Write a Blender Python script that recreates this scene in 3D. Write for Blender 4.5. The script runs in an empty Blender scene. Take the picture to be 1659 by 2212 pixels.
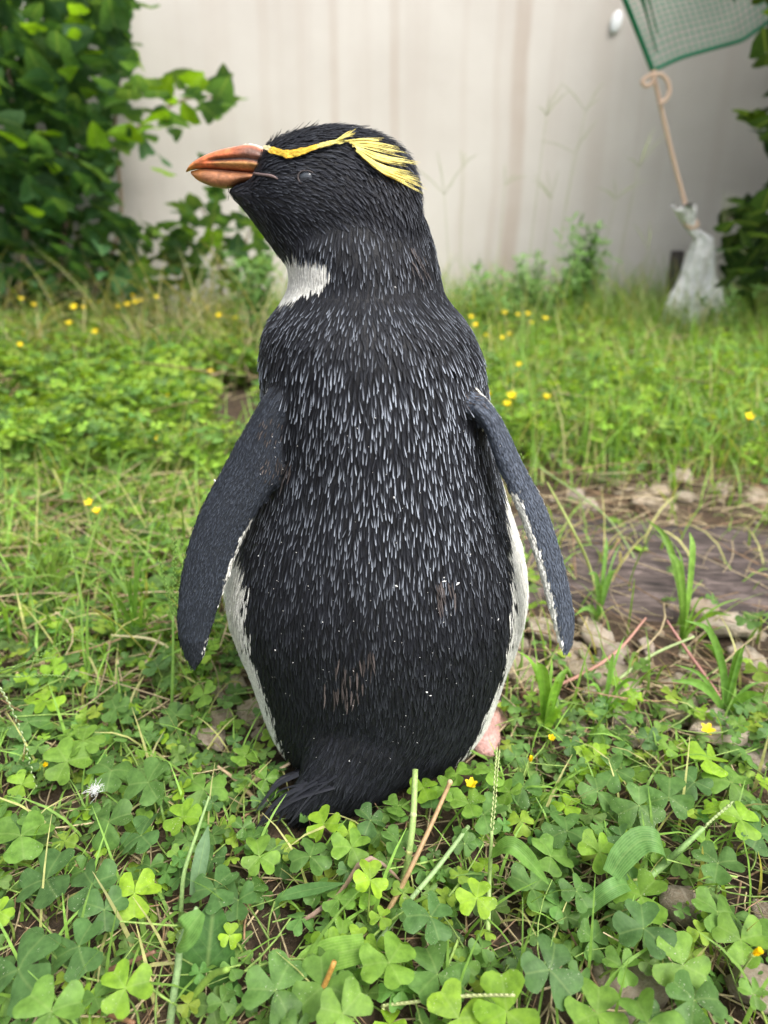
import bpy, math, random
import numpy as np
from mathutils import Vector, Matrix, noise
from mathutils.bvhtree import BVHTree

random.seed(7)
rng = np.random.default_rng(7)
S = bpy.context.scene
COL = S.collection

# ------------------------------------------------------------------ camera
CAM_H, PITCH, LENS = 0.46, math.radians(22.0), 24.0
cam_d = bpy.data.cameras.new('camera')
cam = bpy.data.objects.new('camera', cam_d); COL.objects.link(cam)
cam.location = (0, 0, CAM_H)
cam.rotation_euler = (math.radians(90) - PITCH, 0, 0)
cam_d.sensor_fit = 'VERTICAL'; cam_d.sensor_height = 36.0; cam_d.lens = LENS
cam_d.clip_start = 0.01; cam_d.clip_end = 200
cam_d.dof.use_dof = True; cam_d.dof.focus_distance = 0.50; cam_d.dof.aperture_fstop = 4.6
S.camera = cam

# ------------------------------------------------------------------ world, sun, exposure
SUN_EL, SUN_ROT = math.radians(55), math.radians(138)
w = bpy.data.worlds.new('World'); S.world = w; w.use_nodes = True
wn = w.node_tree.nodes; wl = w.node_tree.links
bg = wn['Background']; bg.inputs['Strength'].default_value = 0.15
sky = wn.new('ShaderNodeTexSky'); sky.sky_type = 'NISHITA'; sky.sun_disc = False
sky.sun_elevation = SUN_EL; sky.sun_rotation = SUN_ROT
sky.air_density = 1.0; sky.dust_density = 4.0; sky.ozone_density = 1.0
hs = wn.new('ShaderNodeHueSaturation'); hs.inputs['Saturation'].default_value = 0.30
wl.new(sky.outputs[0], hs.inputs['Color']); wl.new(hs.outputs[0], bg.inputs['Color'])
sd = bpy.data.lights.new('sun', 'SUN'); sd.energy = 2.0; sd.angle = math.radians(28); sd.color = (1.0, 0.95, 0.88)
sun = bpy.data.objects.new('sun', sd); COL.objects.link(sun)
_d = Vector((math.sin(SUN_ROT) * math.cos(SUN_EL), math.cos(SUN_ROT) * math.cos(SUN_EL), math.sin(SUN_EL)))
sun.rotation_euler = _d.to_track_quat('Z', 'Y').to_euler()
S.view_settings.view_transform = 'Standard'; S.view_settings.look = 'None'
S.view_settings.exposure = 0.95; S.view_settings.gamma = 1.0
S.cycles.use_denoising = True
S.cycles.max_bounces = 8; S.cycles.transparent_max_bounces = 8

# ------------------------------------------------------------------ helpers
CX, CY, F = 829.5, 1106.0, 1106.0 * LENS / 18.0     # survey coordinates used to measure the place
cp, sp = math.cos(PITCH), math.sin(PITCH)

def ray(x, y):
    a = (x - CX) / F; b = (CY - y) / F
    return np.array([a, cp + b * sp, -sp + b * cp])

def P(x, y, Y):
    r = ray(x, y); t = Y / r[1]
    return np.array([r[0] * t, Y, CAM_H + r[2] * t])

def gz(x, y):
    s = np.clip((np.asarray(y, float) - 0.9) / 1.9, 0, 1)
    return (0.10 * s * s * (3 - 2 * s) + 0.004 * np.sin(np.asarray(x) * 17 + 1) * np.cos(np.asarray(y) * 13)
            + 0.003 * np.sin(np.asarray(x) * 41 + np.asarray(y) * 37))

def G(x, y, hgt=0.0):
    r = ray(x, y); z = hgt
    for _ in range(12):
        t = (z - CAM_H) / min(r[2], -1e-3)
        p = np.array([r[0] * t, r[1] * t, z]); z = float(gz(p[0], p[1])) + hgt
    return p

def lerp(a, b, t): return a + (b - a) * t
def sstep(a, b, x):
    t = np.clip((np.asarray(x, float) - a) / (b - a), 0, 1); return t * t * (3 - 2 * t)

def mesh(name, V, Fc, mat=None, uv=None, col=None, smooth=True):
    me = bpy.data.meshes.new(name)
    V = np.asarray(V, np.float32)
    if isinstance(Fc, np.ndarray):
        n, k = Fc.shape
        me.vertices.add(len(V)); me.vertices.foreach_set('co', V.ravel())
        me.loops.add(n * k); me.loops.foreach_set('vertex_index', Fc.astype(np.int32).ravel())
        me.polygons.add(n)
        me.polygons.foreach_set('loop_start', np.arange(0, n * k, k, dtype=np.int32))
        me.polygons.foreach_set('loop_total', np.full(n, k, np.int32))
        me.update(calc_edges=True)
    else:
        me.from_pydata([tuple(map(float, v)) for v in V], [], [tuple(map(int, f)) for f in Fc]); me.update()
    if smooth: me.polygons.foreach_set('use_smooth', np.ones(len(me.polygons), bool))
    if uv is not None:
        lay = me.uv_layers.new(name='UVMap')
        li = np.empty(len(me.loops), np.int32); me.loops.foreach_get('vertex_index', li)
        lay.data.foreach_set('uv', np.asarray(uv, np.float32)[li].ravel())
    if col is not None:
        ca = me.color_attributes.new('Col', 'FLOAT_COLOR', 'POINT')
        c = np.asarray(col, np.float32)
        if c.shape[1] == 3: c = np.hstack([c, np.ones((len(c), 1), np.float32)])
        ca.data.foreach_set('color', c.ravel())
    if mat: me.materials.append(mat)
    me.validate()
    return me

def link(name, me, parent=None, loc=(0, 0, 0), color=None):
    o = bpy.data.objects.new(name, me); COL.objects.link(o)
    o.location = loc
    if parent: o.parent = parent
    if color is not None: o.color = (*color[:3], 1)
    return o

def tag(o, label=None, cat=None, group=None, kind=None):
    if label: o['label'] = label
    if cat: o['category'] = cat
    if group: o['group'] = group
    if kind: o['kind'] = kind
    return o

def empty(name, loc, label, cat, group=None):
    o = bpy.data.objects.new(name, None); COL.objects.link(o)
    o.location = tuple(map(float, loc)); o.empty_display_size = 0.02
    return tag(o, label, cat, group)

def resample(pts, n):
    pts = np.asarray(pts, float); m = len(pts)
    if m < 3:
        t = np.linspace(0, 1, n)[:, None]; return pts[0] * (1 - t) + pts[-1] * t
    ex = np.vstack([2 * pts[0] - pts[1], pts, 2 * pts[-1] - pts[-2]])
    out = []
    for u in np.linspace(0, m - 1 - 1e-9, n):
        i = int(u); t = u - i
        a, b, c, d = ex[i:i + 4]
        out.append(0.5 * (2 * b + (c - a) * t + (2 * a - 5 * b + 4 * c - d) * t * t + (3 * b - a - 3 * c + d) * t ** 3))
    return np.array(out)

def tube(pts, rad, n=6, seg=None, cap=True):
    pts = resample(pts, seg) if seg else np.asarray(pts, float)
    m = len(pts); rad = np.interp(np.linspace(0, 1, m), np.linspace(0, 1, len(np.atleast_1d(rad))), np.atleast_1d(rad)) if np.ndim(rad) else np.full(m, rad)
    T = np.gradient(pts, axis=0); T /= np.linalg.norm(T, axis=1)[:, None] + 1e-12
    up = np.array([0.31, 0.2, 0.93]);
    V = []
    for i in range(m):
        a = np.cross(T[i], up); a /= np.linalg.norm(a) + 1e-9; b = np.cross(T[i], a)
        for k in range(n):
            th = 2 * math.pi * k / n
            V.append(pts[i] + rad[i] * (math.cos(th) * a + math.sin(th) * b))
    Fc = [(i * n + k, i * n + (k + 1) % n, (i + 1) * n + (k + 1) % n, (i + 1) * n + k) for i in range(m - 1) for k in range(n)]
    if cap:
        Fc.append(tuple(range(n - 1, -1, -1))); Fc.append(tuple(range((m - 1) * n, m * n)))
    return np.array(V), Fc

def ribbon(pts, wid, seg=8, nrm=(0, -0.3, 1), fold=0.25, cols=3, twist=0.0):
    pts = resample(pts, seg); m = len(pts)
    wid = np.interp(np.linspace(0, 1, m), np.linspace(0, 1, len(wid)), wid)
    T = np.gradient(pts, axis=0); T /= np.linalg.norm(T, axis=1)[:, None] + 1e-12
    V, UV = [], []
    for i in range(m):
        nn = np.array(nrm, float); s = np.cross(T[i], nn); s /= np.linalg.norm(s) + 1e-9; nn = np.cross(s, T[i])
        th = twist * i / (m - 1); s, nn = s * math.cos(th) + nn * math.sin(th), nn * math.cos(th) - s * math.sin(th)
        for k in range(cols):
            u = -1 + 2 * k / (cols - 1)
            V.append(pts[i] + s * wid[i] * u + nn * wid[i] * fold * abs(u)); UV.append((u * .5 + .5, i / (m - 1)))
    Fc = [(i * cols + k, i * cols + k + 1, (i + 1) * cols + k + 1, (i + 1) * cols + k) for i in range(m - 1) for k in range(cols - 1)]
    return np.array(V), Fc, np.array(UV)

def join(parts):
    V, Fc, o = [], [], 0
    for v, f in parts:
        V.append(v); Fc += [tuple(i + o for i in q) for q in f]; o += len(v)
    return np.vstack(V), Fc

def rings(R, cap=True):
    n = len(R[0]); m = len(R); V = np.vstack(R)
    Fc = [(i * n + k, i * n + (k + 1) % n, (i + 1) * n + (k + 1) % n, (i + 1) * n + k) for i in range(m - 1) for k in range(n)]
    if cap:
        Fc.append(tuple(range(n - 1, -1, -1))); Fc.append(tuple(range((m - 1) * n, m * n)))
    return V, Fc

def euler_mats(rx, ry, rz):
    cx, sx, cy, sy, cz, sz = np.cos(rx), np.sin(rx), np.cos(ry), np.sin(ry), np.cos(rz), np.sin(rz)
    z = np.zeros_like(cx); o = np.ones_like(cx)
    X = np.stack([np.stack([o, z, z], -1), np.stack([z, cx, -sx], -1), np.stack([z, sx, cx], -1)], -2)
    Y = np.stack([np.stack([cy, z, sy], -1), np.stack([z, o, z], -1), np.stack([-sy, z, cy], -1)], -2)
    Z = np.stack([np.stack([cz, -sz, z], -1), np.stack([sz, cz, z], -1), np.stack([z, z, o], -1)], -2)
    return Z @ Y @ X

def scatter(tv, tf, tuv, M, loc, scale, col):
    """many transformed copies of a template as one vertex/face array"""
    N, k = len(loc), len(tv)
    V = np.einsum('nij,kj->nki', M, tv) * np.asarray(scale).reshape(N, 1, -1) + np.asarray(loc)[:, None, :]
    Fc = (np.asarray(tf)[None] + (np.arange(N) * k)[:, None, None]).reshape(-1, np.asarray(tf).shape[1])
    UV = np.tile(tuv, (N, 1)); C = np.repeat(np.asarray(col), k, axis=0)
    return V.reshape(-1, 3), Fc, UV, C

def merge(chunks):
    V, Fc, UV, C, o = [], [], [], [], 0
    for v, f, u, c in chunks:
        V.append(v); Fc.append(f + o); UV.append(u); C.append(c); o += len(v)
    return np.vstack(V), np.vstack(Fc), np.vstack(UV), np.vstack(C)

# ------------------------------------------------------------------ materials
def nodes(name):
    m = bpy.data.materials.new(name); m.use_nodes = True
    nt = m.node_tree
    return m, nt.nodes, nt.links, nt.nodes['Principled BSDF'], nt.nodes['Material Output']

def N(nd, typ, **kw):
    n = nd.new(typ)
    for k, v in kw.items():
        if hasattr(n, k): setattr(n, k, v)
        else: n.inputs[k.replace('_', ' ')].default_value = v
    return n

def math_n(nd, lk, op, a, b=None, clamp=False):
    n = nd.new('ShaderNodeMath'); n.operation = op; n.use_clamp = clamp
    for i, x in enumerate((a, b)):
        if x is None: continue
        if isinstance(x, (int, float)): n.inputs[i].default_value = x
        else: lk.new(x, n.inputs[i])
    return n.outputs[0]

def mix_c(nd, lk, fac, a, b, blend='MIX'):
    n = nd.new('ShaderNodeMix'); n.data_type = 'RGBA'; n.blend_type = blend
    for s, x in ((n.inputs[0], fac), (n.inputs[6], a), (n.inputs[7], b)):
        if isinstance(x, (int, float)): s.default_value = x
        elif isinstance(x, (tuple, list)): s.default_value = (*x[:3], 1)
        else: lk.new(x, s)
    return n.outputs[2]

def ramp(nd, lk, src, stops):
    n = nd.new('ShaderNodeValToRGB'); e = n.color_ramp.elements
    while len(e) > 1: e.remove(e[-1])
    for i, (p, c) in enumerate(stops):
        k = e[0] if i == 0 else e.new(p)
        k.position = p; k.color = (*c, 1) if len(c) == 3 else c
    lk.new(src, n.inputs[0]); return n.outputs[0]

def tex_noise(nd, lk, scale, detail=4, rough=0.55, coord=None, dist=0.0):
    n = nd.new('ShaderNodeTexNoise'); n.inputs['Scale'].default_value = scale
    n.inputs['Detail'].default_value = detail; n.inputs['Roughness'].default_value = rough; n.inputs['Distortion'].default_value = dist
    if coord is not None: lk.new(coord, n.inputs['Vector'])
    return n.outputs[0]

def bump(nd, lk, h, strength, dist, bsdf):
    b = nd.new('ShaderNodeBump'); b.inputs['Strength'].default_value = strength; b.inputs['Distance'].default_value = dist
    lk.new(h, b.inputs['Height']); lk.new(b.outputs[0], bsdf.inputs['Normal']); return b.outputs[0]

def leaf_mat(name, source, trans=0.35, rough=0.55, rib=0.35, spots=0.0, stripes=False):
    m, nd, lk, bs, out = nodes(name)
    if source == 'object': c = nd.new('ShaderNodeObjectInfo').outputs['Color']
    else:
        a = nd.new('ShaderNodeAttribute'); a.attribute_name = 'Col'; c = a.outputs['Color']
    geo = nd.new('ShaderNodeNewGeometry').outputs['Position']
    n1 = tex_noise(nd, lk, 140, 5, 0.6, geo)
    c = mix_c(nd, lk, 1.0, c, ramp(nd, lk, n1, [(0.3, (0.62, 0.66, 0.6)), (0.7, (1.3, 1.22, 1.3))]), 'MULTIPLY')
    uv = nd.new('ShaderNodeUVMap').outputs[0]
    sx = nd.new('ShaderNodeSeparateXYZ'); lk.new(uv, sx.inputs[0])
    du = math_n(nd, lk, 'ABSOLUTE', math_n(nd, lk, 'SUBTRACT', sx.outputs[0], 0.5))
    midrib = math_n(nd, lk, 'SUBTRACT', 1.0, math_n(nd, lk, 'MULTIPLY', du, 22.0), True)
    c = mix_c(nd, lk, math_n(nd, lk, 'MULTIPLY', midrib, rib), c, (0.34, 0.46, 0.16))
    if stripes:
        wv = math_n(nd, lk, 'SINE', math_n(nd, lk, 'MULTIPLY', sx.outputs[0], 70.0))
        c = mix_c(nd, lk, math_n(nd, lk, 'MULTIPLY_ADD' if False else 'MULTIPLY', wv, 0.18, True), c, (0.4, 0.52, 0.2))
    else:
        # side veins running out from the midrib
        vv = math_n(nd, lk, 'SINE', math_n(nd, lk, 'MULTIPLY', math_n(nd, lk, 'SUBTRACT', sx.outputs[1], math_n(nd, lk, 'MULTIPLY', du, 0.9)), 38.0))
        vv = math_n(nd, lk, 'MULTIPLY', math_n(nd, lk, 'SUBTRACT', vv, 0.85, True), 2.0)
        c = mix_c(nd, lk, math_n(nd, lk, 'MULTIPLY', vv, 0.8 * rib, True), c, (0.3, 0.42, 0.15))
    if spots > 0:
        n2 = tex_noise(nd, lk, 900, 2, 0.5, geo)
        n3 = tex_noise(nd, lk, 60, 2, 0.5, geo)
        sm = math_n(nd, lk, 'MULTIPLY', ramp(nd, lk, n2, [(0.66, (0, 0, 0)), (0.72, (1, 1, 1))]), ramp(nd, lk, n3, [(0.5, (0, 0, 0)), (0.6, (1, 1, 1))]))
        c = mix_c(nd, lk, math_n(nd, lk, 'MULTIPLY', sm, spots), c, (0.55, 0.58, 0.45))
    lk.new(c, bs.inputs['Base Color']); bs.inputs['Roughness'].default_value = rough
    bs.inputs['Specular IOR Level'].default_value = 0.32
    bump(nd, lk, n1, 0.35, 0.002, bs)
    tr = nd.new('ShaderNodeBsdfTranslucent')
    tc = mix_c(nd, lk, 1.0, c, (1.9, 1.75, 0.6), 'MULTIPLY'); lk.new(tc, tr.inputs['Color'])
    mx = nd.new('ShaderNodeMixShader'); mx.inputs[0].default_value = trans
    lk.new(bs.outputs[0], mx.inputs[1]); lk.new(tr.outputs[0], mx.inputs[2]); lk.new(mx.outputs[0], out.inputs['Surface'])
    return m

def attr_mat(name, source, rough=0.6, nscale=200, nlo=0.7, nhi=1.25, bstr=0.3, spec=0.4, sss=0.0):
    m, nd, lk, bs, out = nodes(name)
    if source == 'object': c = nd.new('ShaderNodeObjectInfo').outputs['Color']
    else:
        a = nd.new('ShaderNodeAttribute'); a.attribute_name = 'Col'; c = a.outputs['Color']
    geo = nd.new('ShaderNodeNewGeometry').outputs['Position']
    n1 = tex_noise(nd, lk, nscale, 5, 0.6, geo)
    c = mix_c(nd, lk, 1.0, c, ramp(nd, lk, n1, [(0.3, (nlo,) * 3), (0.7, (nhi,) * 3)]), 'MULTIPLY')
    lk.new(c, bs.inputs['Base Color']); bs.inputs['Roughness'].default_value = rough
    bs.inputs['Specular IOR Level'].default_value = spec
    if sss: bs.inputs['Subsurface Weight'].default_value = sss; bs.inputs['Subsurface Radius'].default_value = (.004, .002, .001)
    bump(nd, lk, n1, bstr, 0.002, bs)
    return m

M_leaf = leaf_mat('clover_leaf', 'object', spots=0.75, rib=.2)
M_leafA = leaf_mat('ground_cover_leaf', 'attr', spots=0.4, rib=.2)
M_vine = leaf_mat('vine_leaf', 'object', trans=0.4, rib=0.3)
M_vineA = leaf_mat('vine_leaf_mass', 'attr', trans=0.3, rib=0.2)
M_blade = leaf_mat('grass_blade', 'object', trans=0.35, rib=0.25, stripes=True)
M_bladeA = leaf_mat('grass_mass', 'attr', trans=0.35, rib=0.2, stripes=True)
M_stem = attr_mat('plant_stem', 'object', 0.5, 350, 0.75, 1.2)
M_stemA = attr_mat('straw', 'attr', 0.7, 300, 0.6, 1.25)
M_petal = leaf_mat('yellow_petal', 'object', trans=0.3, rib=0.0)
M_vcol = attr_mat('body_skin', 'attr', 0.65, 900, 0.8, 1.15)

def feather_material():
    m, nd, lk, bs, out = nodes('feather')
    a = nd.new('ShaderNodeAttribute'); a.attribute_name = 'Col'
    uv = nd.new('ShaderNodeUVMap').outputs[0]
    sx = nd.new('ShaderNodeSeparateXYZ'); lk.new(uv, sx.inputs[0])
    u = math_n(nd, lk, 'ABSOLUTE', math_n(nd, lk, 'SUBTRACT', sx.outputs[0], 0.5))
    v = sx.outputs[1]
    # pale shaft: widens then closes towards the tip
    mp = nd.new('ShaderNodeMapRange'); mp.interpolation_type = 'SMOOTHSTEP'
    lk.new(u, mp.inputs[0]); mp.inputs[1].default_value = 0.07; mp.inputs[2].default_value = 0.21
    mp.inputs[3].default_value = 1; mp.inputs[4].default_value = 0
    mv = nd.new('ShaderNodeMapRange'); mv.interpolation_type = 'SMOOTHSTEP'
    lk.new(v, mv.inputs[0]); mv.inputs[1].default_value = 0.18; mv.inputs[2].default_value = 0.92
    st = math_n(nd, lk, 'MULTIPLY', math_n(nd, lk, 'MULTIPLY', mp.outputs[0], mv.outputs[0]), a.outputs['Alpha'], True)
    geo = nd.new('ShaderNodeNewGeometry').outputs['Position']
    n1 = tex_noise(nd, lk, 420, 4, 0.6, geo)
    base = mix_c(nd, lk, 1.0, a.outputs['Color'], ramp(nd, lk, n1, [(0.3, (0.65,) * 3), (0.7, (1.35,) * 3)]), 'MULTIPLY')
    # fine barbs running obliquely off the shaft
    barb = math_n(nd, lk, 'SINE', math_n(nd, lk, 'MULTIPLY', math_n(nd, lk, 'SUBTRACT', v, math_n(nd, lk, 'MULTIPLY', u, 1.6)), 95.0))
    base = mix_c(nd, lk, math_n(nd, lk, 'MULTIPLY', math_n(nd, lk, 'ADD', barb, 1.0), 0.12), base, mix_c(nd, lk, 1.0, base, (1.9, 1.9, 1.95), 'MULTIPLY'))
    c = mix_c(nd, lk, st, base, (0.40, 0.445, 0.525))
    lk.new(c, bs.inputs['Base Color']); bs.inputs['Roughness'].default_value = 0.6
    bs.inputs['Specular IOR Level'].default_value = 0.2
    bump(nd, lk, barb, 0.25, 0.0004, bs)
    return m
M_feather = feather_material()

def ground_material():
    m, nd, lk, bs, out = nodes('soil')
    geo = nd.new('ShaderNodeNewGeometry').outputs['Position']
    n1 = tex_noise(nd, lk, 9, 6, 0.6, geo); n2 = tex_noise(nd, lk, 130, 8, 0.7, geo); n3 = tex_noise(nd, lk, 420, 4, 0.6, geo)
    c = ramp(nd, lk, n2, [(0.25, (0.035, 0.024, 0.016)), (0.5, (0.10, 0.07, 0.047)), (0.75, (0.23, 0.17, 0.115))])
    c2 = ramp(nd, lk, n1, [(0.35, (0.55, 0.5, 0.45)), (0.65, (1.25, 1.15, 1.0))])
    c = mix_c(nd, lk, 1.0, c, c2, 'MULTIPLY')
    c = mix_c(nd, lk, ramp(nd, lk, n3, [(0.62, (0, 0, 0)), (0.7, (0.6, 0.6, 0.6))]), c, (0.36, 0.29, 0.2))
    lk.new(c, bs.inputs['Base Color']); bs.inputs['Roughness'].default_value = 0.95
    bump(nd, lk, n2, 1.0, 0.012, bs)
    return m

def wall_material():
    m, nd, lk, bs, out = nodes('painted_wall')
    geo = nd.new('ShaderNodeNewGeometry').outputs['Position']
    sx = nd.new('ShaderNodeSeparateXYZ'); lk.new(geo, sx.inputs[0])
    n1 = tex_noise(nd, lk, 2.2, 5, 0.6, geo); n2 = tex_noise(nd, lk, 160, 4, 0.6, geo)
    c = ramp(nd, lk, n1, [(0.3, (0.50, 0.465, 0.425)), (0.7, (0.585, 0.555, 0.515))])
    mp = nd.new('ShaderNodeMapping'); mp.inputs['Scale'].default_value = (14, 1, 0.35); lk.new(geo, mp.inputs[0])
    ns = tex_noise(nd, lk, 1.0, 4, 0.6, mp.outputs[0])
    c = mix_c(nd, lk, ramp(nd, lk, ns, [(0.48, (0, 0, 0)), (0.75, (0.28, 0.28, 0.28))]), c, (0.44, 0.375, 0.33))
    # rain streaks with soft edges
    mp2 = nd.new('ShaderNodeMapping'); mp2.inputs['Scale'].default_value = (0.6, 1, 1.3); lk.new(geo, mp2.inputs[0])
    wob = tex_noise(nd, lk, 1.6, 2, 0.5, mp2.outputs[0])
    xw = math_n(nd, lk, 'ADD', sx.outputs[0], math_n(nd, lk, 'MULTIPLY', math_n(nd, lk, 'SUBTRACT', wob, 0.5), 0.05))
    zr = tex_noise(nd, lk, 3.0, 3, 0.6, geo)
    for x0, wd, s in ((-0.435, 0.03, 0.30), (-0.30, 0.02, 0.2), (-0.18, 0.022, 0.55), (0.044, 0.026, 0.5), (0.30, 0.02, 0.18), (0.42, 0.02, 0.28), (0.50, 0.042, 0.75), (0.80, 0.05, 0.25), (-0.62, .05, .2)):
        d = math_n(nd, lk, 'ABSOLUTE', math_n(nd, lk, 'SUBTRACT', xw, x0))
        k = nd.new('ShaderNodeMapRange'); k.interpolation_type = 'SMOOTHSTEP'; lk.new(d, k.inputs[0])
        k.inputs[1].default_value = wd * 0.35; k.inputs[2].default_value = wd; k.inputs[3].default_value = s; k.inputs[4].default_value = 0
        f = math_n(nd, lk, 'MULTIPLY', k.outputs[0], math_n(nd, lk, 'MULTIPLY', zr, 1.5), True)
        c = mix_c(nd, lk, f, c, (0.41, 0.335, 0.28))
    # splash dirt with a ragged edge along the foot of the wall
    lk.new(c, bs.inputs['Base Color']); bs.inputs['Roughness'].default_value = 0.85
    bump(nd, lk, n2, 0.3, 0.003, bs)
    return m

def stone_material():
    m, nd, lk, bs, out = nodes('limestone')
    oi = nd.new('ShaderNodeObjectInfo'); tc = nd.new('ShaderNodeTexCoord').outputs['Object']
    n1 = tex_noise(nd, lk, 2.6, 9, 0.68, tc); n2 = tex_noise(nd, lk, 8, 7, 0.7, tc); n3 = tex_noise(nd, lk, 1.1, 3, 0.5, tc)
    c = ramp(nd, lk, n1, [(0.28, (0.24, 0.175, 0.12)), (0.42, (0.50, 0.415, 0.32)), (0.70, (0.72, 0.65, 0.55))])
    c = mix_c(nd, lk, 1.0, c, oi.outputs['Color'], 'MULTIPLY')
    c = mix_c(nd, lk, ramp(nd, lk, n2, [(0.60, (0, 0, 0)), (0.74, (0.6, 0.6, 0.6))]), c, (0.16, 0.12, 0.085))
    c = mix_c(nd, lk, ramp(nd, lk, n3, [(0.55, (0, 0, 0)), (0.75, (0.5, 0.5, 0.5))]), c, (0.30, 0.22, 0.15))
    lk.new(c, bs.inputs['Base Color']); bs.inputs['Roughness'].default_value = 0.92
    bump(nd, lk, math_n(nd, lk, 'ADD', n1, n2), 0.9, 0.010, bs)
    return m

def plank_material():
    m, nd, lk, bs, out = nodes('weathered_wood')
    tc = nd.new('ShaderNodeTexCoord').outputs['Object']
    mp = nd.new('ShaderNodeMapping'); mp.inputs['Scale'].default_value = (9, 60, 60); lk.new(tc, mp.inputs[0])
    n1 = tex_noise(nd, lk, 1.6, 8, 0.65, mp.outputs[0], 0.6); n2 = tex_noise(nd, lk, 12, 4, 0.6, tc)
    c = ramp(nd, lk, n1, [(0.3, (0.012, 0.010, 0.009)), (0.48, (0.075, 0.055, 0.050)), (0.66, (0.21, 0.165, 0.15))])
    c = mix_c(nd, lk, 1.0, c, ramp(nd, lk, n2, [(0.3, (0.75,) * 3), (0.7, (1.2,) * 3)]), 'MULTIPLY')
    lk.new(c, bs.inputs['Base Color']); bs.inputs['Roughness'].default_value = 0.8
    bump(nd, lk, n1, 1.0, 0.008, bs)
    return m

def plain(name, colr, rough=0.6, nscale=120, var=0.2, bstr=0.2, spec=0.4, sss=0.0, bdist=0.002):
    m, nd, lk, bs, out = nodes(name)
    tc = nd.new('ShaderNodeNewGeometry').outputs['Position']
    n1 = tex_noise(nd, lk, nscale, 5, 0.6, tc)
    c = mix_c(nd, lk, 1.0, colr, ramp(nd, lk, n1, [(0.3, (1 - var,) * 3), (0.7, (1 + var,) * 3)]), 'MULTIPLY')
    lk.new(c, bs.inputs['Base Color']); bs.inputs['Roughness'].default_value = rough
    bs.inputs['Specular IOR Level'].default_value = spec
    if sss: bs.inputs['Subsurface Weight'].default_value = sss; bs.inputs['Subsurface Radius'].default_value = (.004, .002, .001)
    bump(nd, lk, n1, bstr, bdist, bs)
    return m

M_soil, M_wall, M_stone, M_plank = ground_material(), wall_material(), stone_material(), plank_material()

# ------------------------------------------------------------------ ground and wall
WALL_Y = 2.9
xs = np.concatenate([np.linspace(-9, -2.2, 12)[:-1], np.linspace(-2.2, 2.2, 221), np.linspace(2.2, 9, 12)[1:]])
ys = np.concatenate([np.linspace(-6, 0.15, 10)[:-1], np.linspace(0.15, 3.2, 200), np.linspace(3.2, 9, 8)[1:]])
GX, GY = np.meshgrid(xs, ys)
GZ = gz(GX, GY)
for k, (fx, fy, a) in enumerate(((61, 53, .0022), (97, 83, .0016), (29, 33, .003))):
    GZ = GZ + a * np.sin(GX * fx + k * 2 + 2 * np.sin(GY * 9)) * np.cos(GY * fy + 1.5 * np.sin(GX * 11))
nx_, ny_ = len(xs), len(ys)
idx = np.arange(nx_ * ny_).reshape(ny_, nx_)
Fq = np.stack([idx[:-1, :-1], idx[:-1, 1:], idx[1:, 1:], idx[1:, :-1]], -1).reshape(-1, 4)
gobj = link('ground', mesh('ground', np.stack([GX, GY, GZ], -1).reshape(-1, 3), Fq, M_soil))
tag(gobj, 'brown soil ground rising gently to the wall', kind='structure')

def box(x0, x1, y0, y1, z0, z1):
    V = [(x, y, z) for z in (z0, z1) for y in (y0, y1) for x in (x0, x1)]
    return np.array(V, float), [(0, 2, 3, 1), (4, 5, 7, 6), (0, 1, 5, 4), (2, 6, 7, 3), (0, 4, 6, 2), (1, 3, 7, 5)]
wv, wf = box(-8, 8, WALL_Y, WALL_Y + 0.25, -0.05, 2.6)
wall = link('wall', mesh('wall', wv, wf, M_wall, smooth=False))
tag(wall, 'tall pale beige painted wall with brown rain streaks behind the weeds', 'wall')

# ------------------------------------------------------------------ penguin
YC = 0.53
ROOT = np.array([0.0, YC, 0.0])
penguin = empty('penguin', ROOT, 'black and white rockhopper penguin standing with its back turned and bill pointing sideways', 'penguin')

def ring_lr(l, r, back, front, n=56, e=2.0):
    c = (l + r) / 2; h = (r - l) / 2; out = []
    for k in range(n):
        th = 2 * math.pi * k / n; ct, st = math.cos(th), math.sin(th)
        ct = math.copysign(abs(ct) ** (2 / e), ct); st = math.copysign(abs(st) ** (2 / e), st)
        out.append(c + h * ct + np.array([0, (front if st > 0 else back) * st, 0]))
    return np.array(out)

rows = [  # survey row, left, right, Y of the widest line, depth to the back, depth to the front
    (430, 690, 900, .535, .040, .036), (480, 640, 920, .535, .050, .044), (530, 604, 936, .535, .056, .048), (575, 622, 946, .535, .060, .050),
    (605, 627, 951, .534, .060, .052), (630, 621, 957, .532, .0595, .056), (652, 609, 969, .530, .066, .062), (680, 589, 993, .528, .074, .070),
    (715, 572, 1017, .526, .081, .078), (760, 564, 1038, .525, .085, .084), (830, 567, 1050, .525, .088, .092),
    (890, 574, 1056, .525, .090, .098), (950, 578, 1063, .526, .092, .104), (1010, 568, 1074, .527, .095, .108), (1060, 548, 1088, .528, .098, .112),
    (1110, 526, 1104, .529, .101, .115), (1160, 507, 1120, .53, .104, .117), (1210, 496, 1131, .53, .106, .118), (1260, 491, 1136, .53, .107, .117),
    (1310, 498, 1131, .53, .106, .114), (1360, 515, 1117, .53, .104, .110), (1410, 536, 1097, .53, .101, .104), (1460, 554, 1080, .53, .098, .098),
    (1510, 571, 1062, .53, .094, .09), (1550, 588, 1038, .53, .088, .08), (1582, 610, 1004, .53, .074, .066), (1602, 640, 955, .53, .052, .05)]
R = [ring_lr(P(l, y, Y), P(r, y, Y), b, f) for (y, l, r, Y, b, f) in rows]
torso = rings(R)
R_z = np.array([r_.mean(0)[2] for r_ in R]); R_x = np.array([(P(l, y, Y)[0] + P(r, y, Y)[0]) / 2 for (y, l, r, Y, b, f) in rows])
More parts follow.
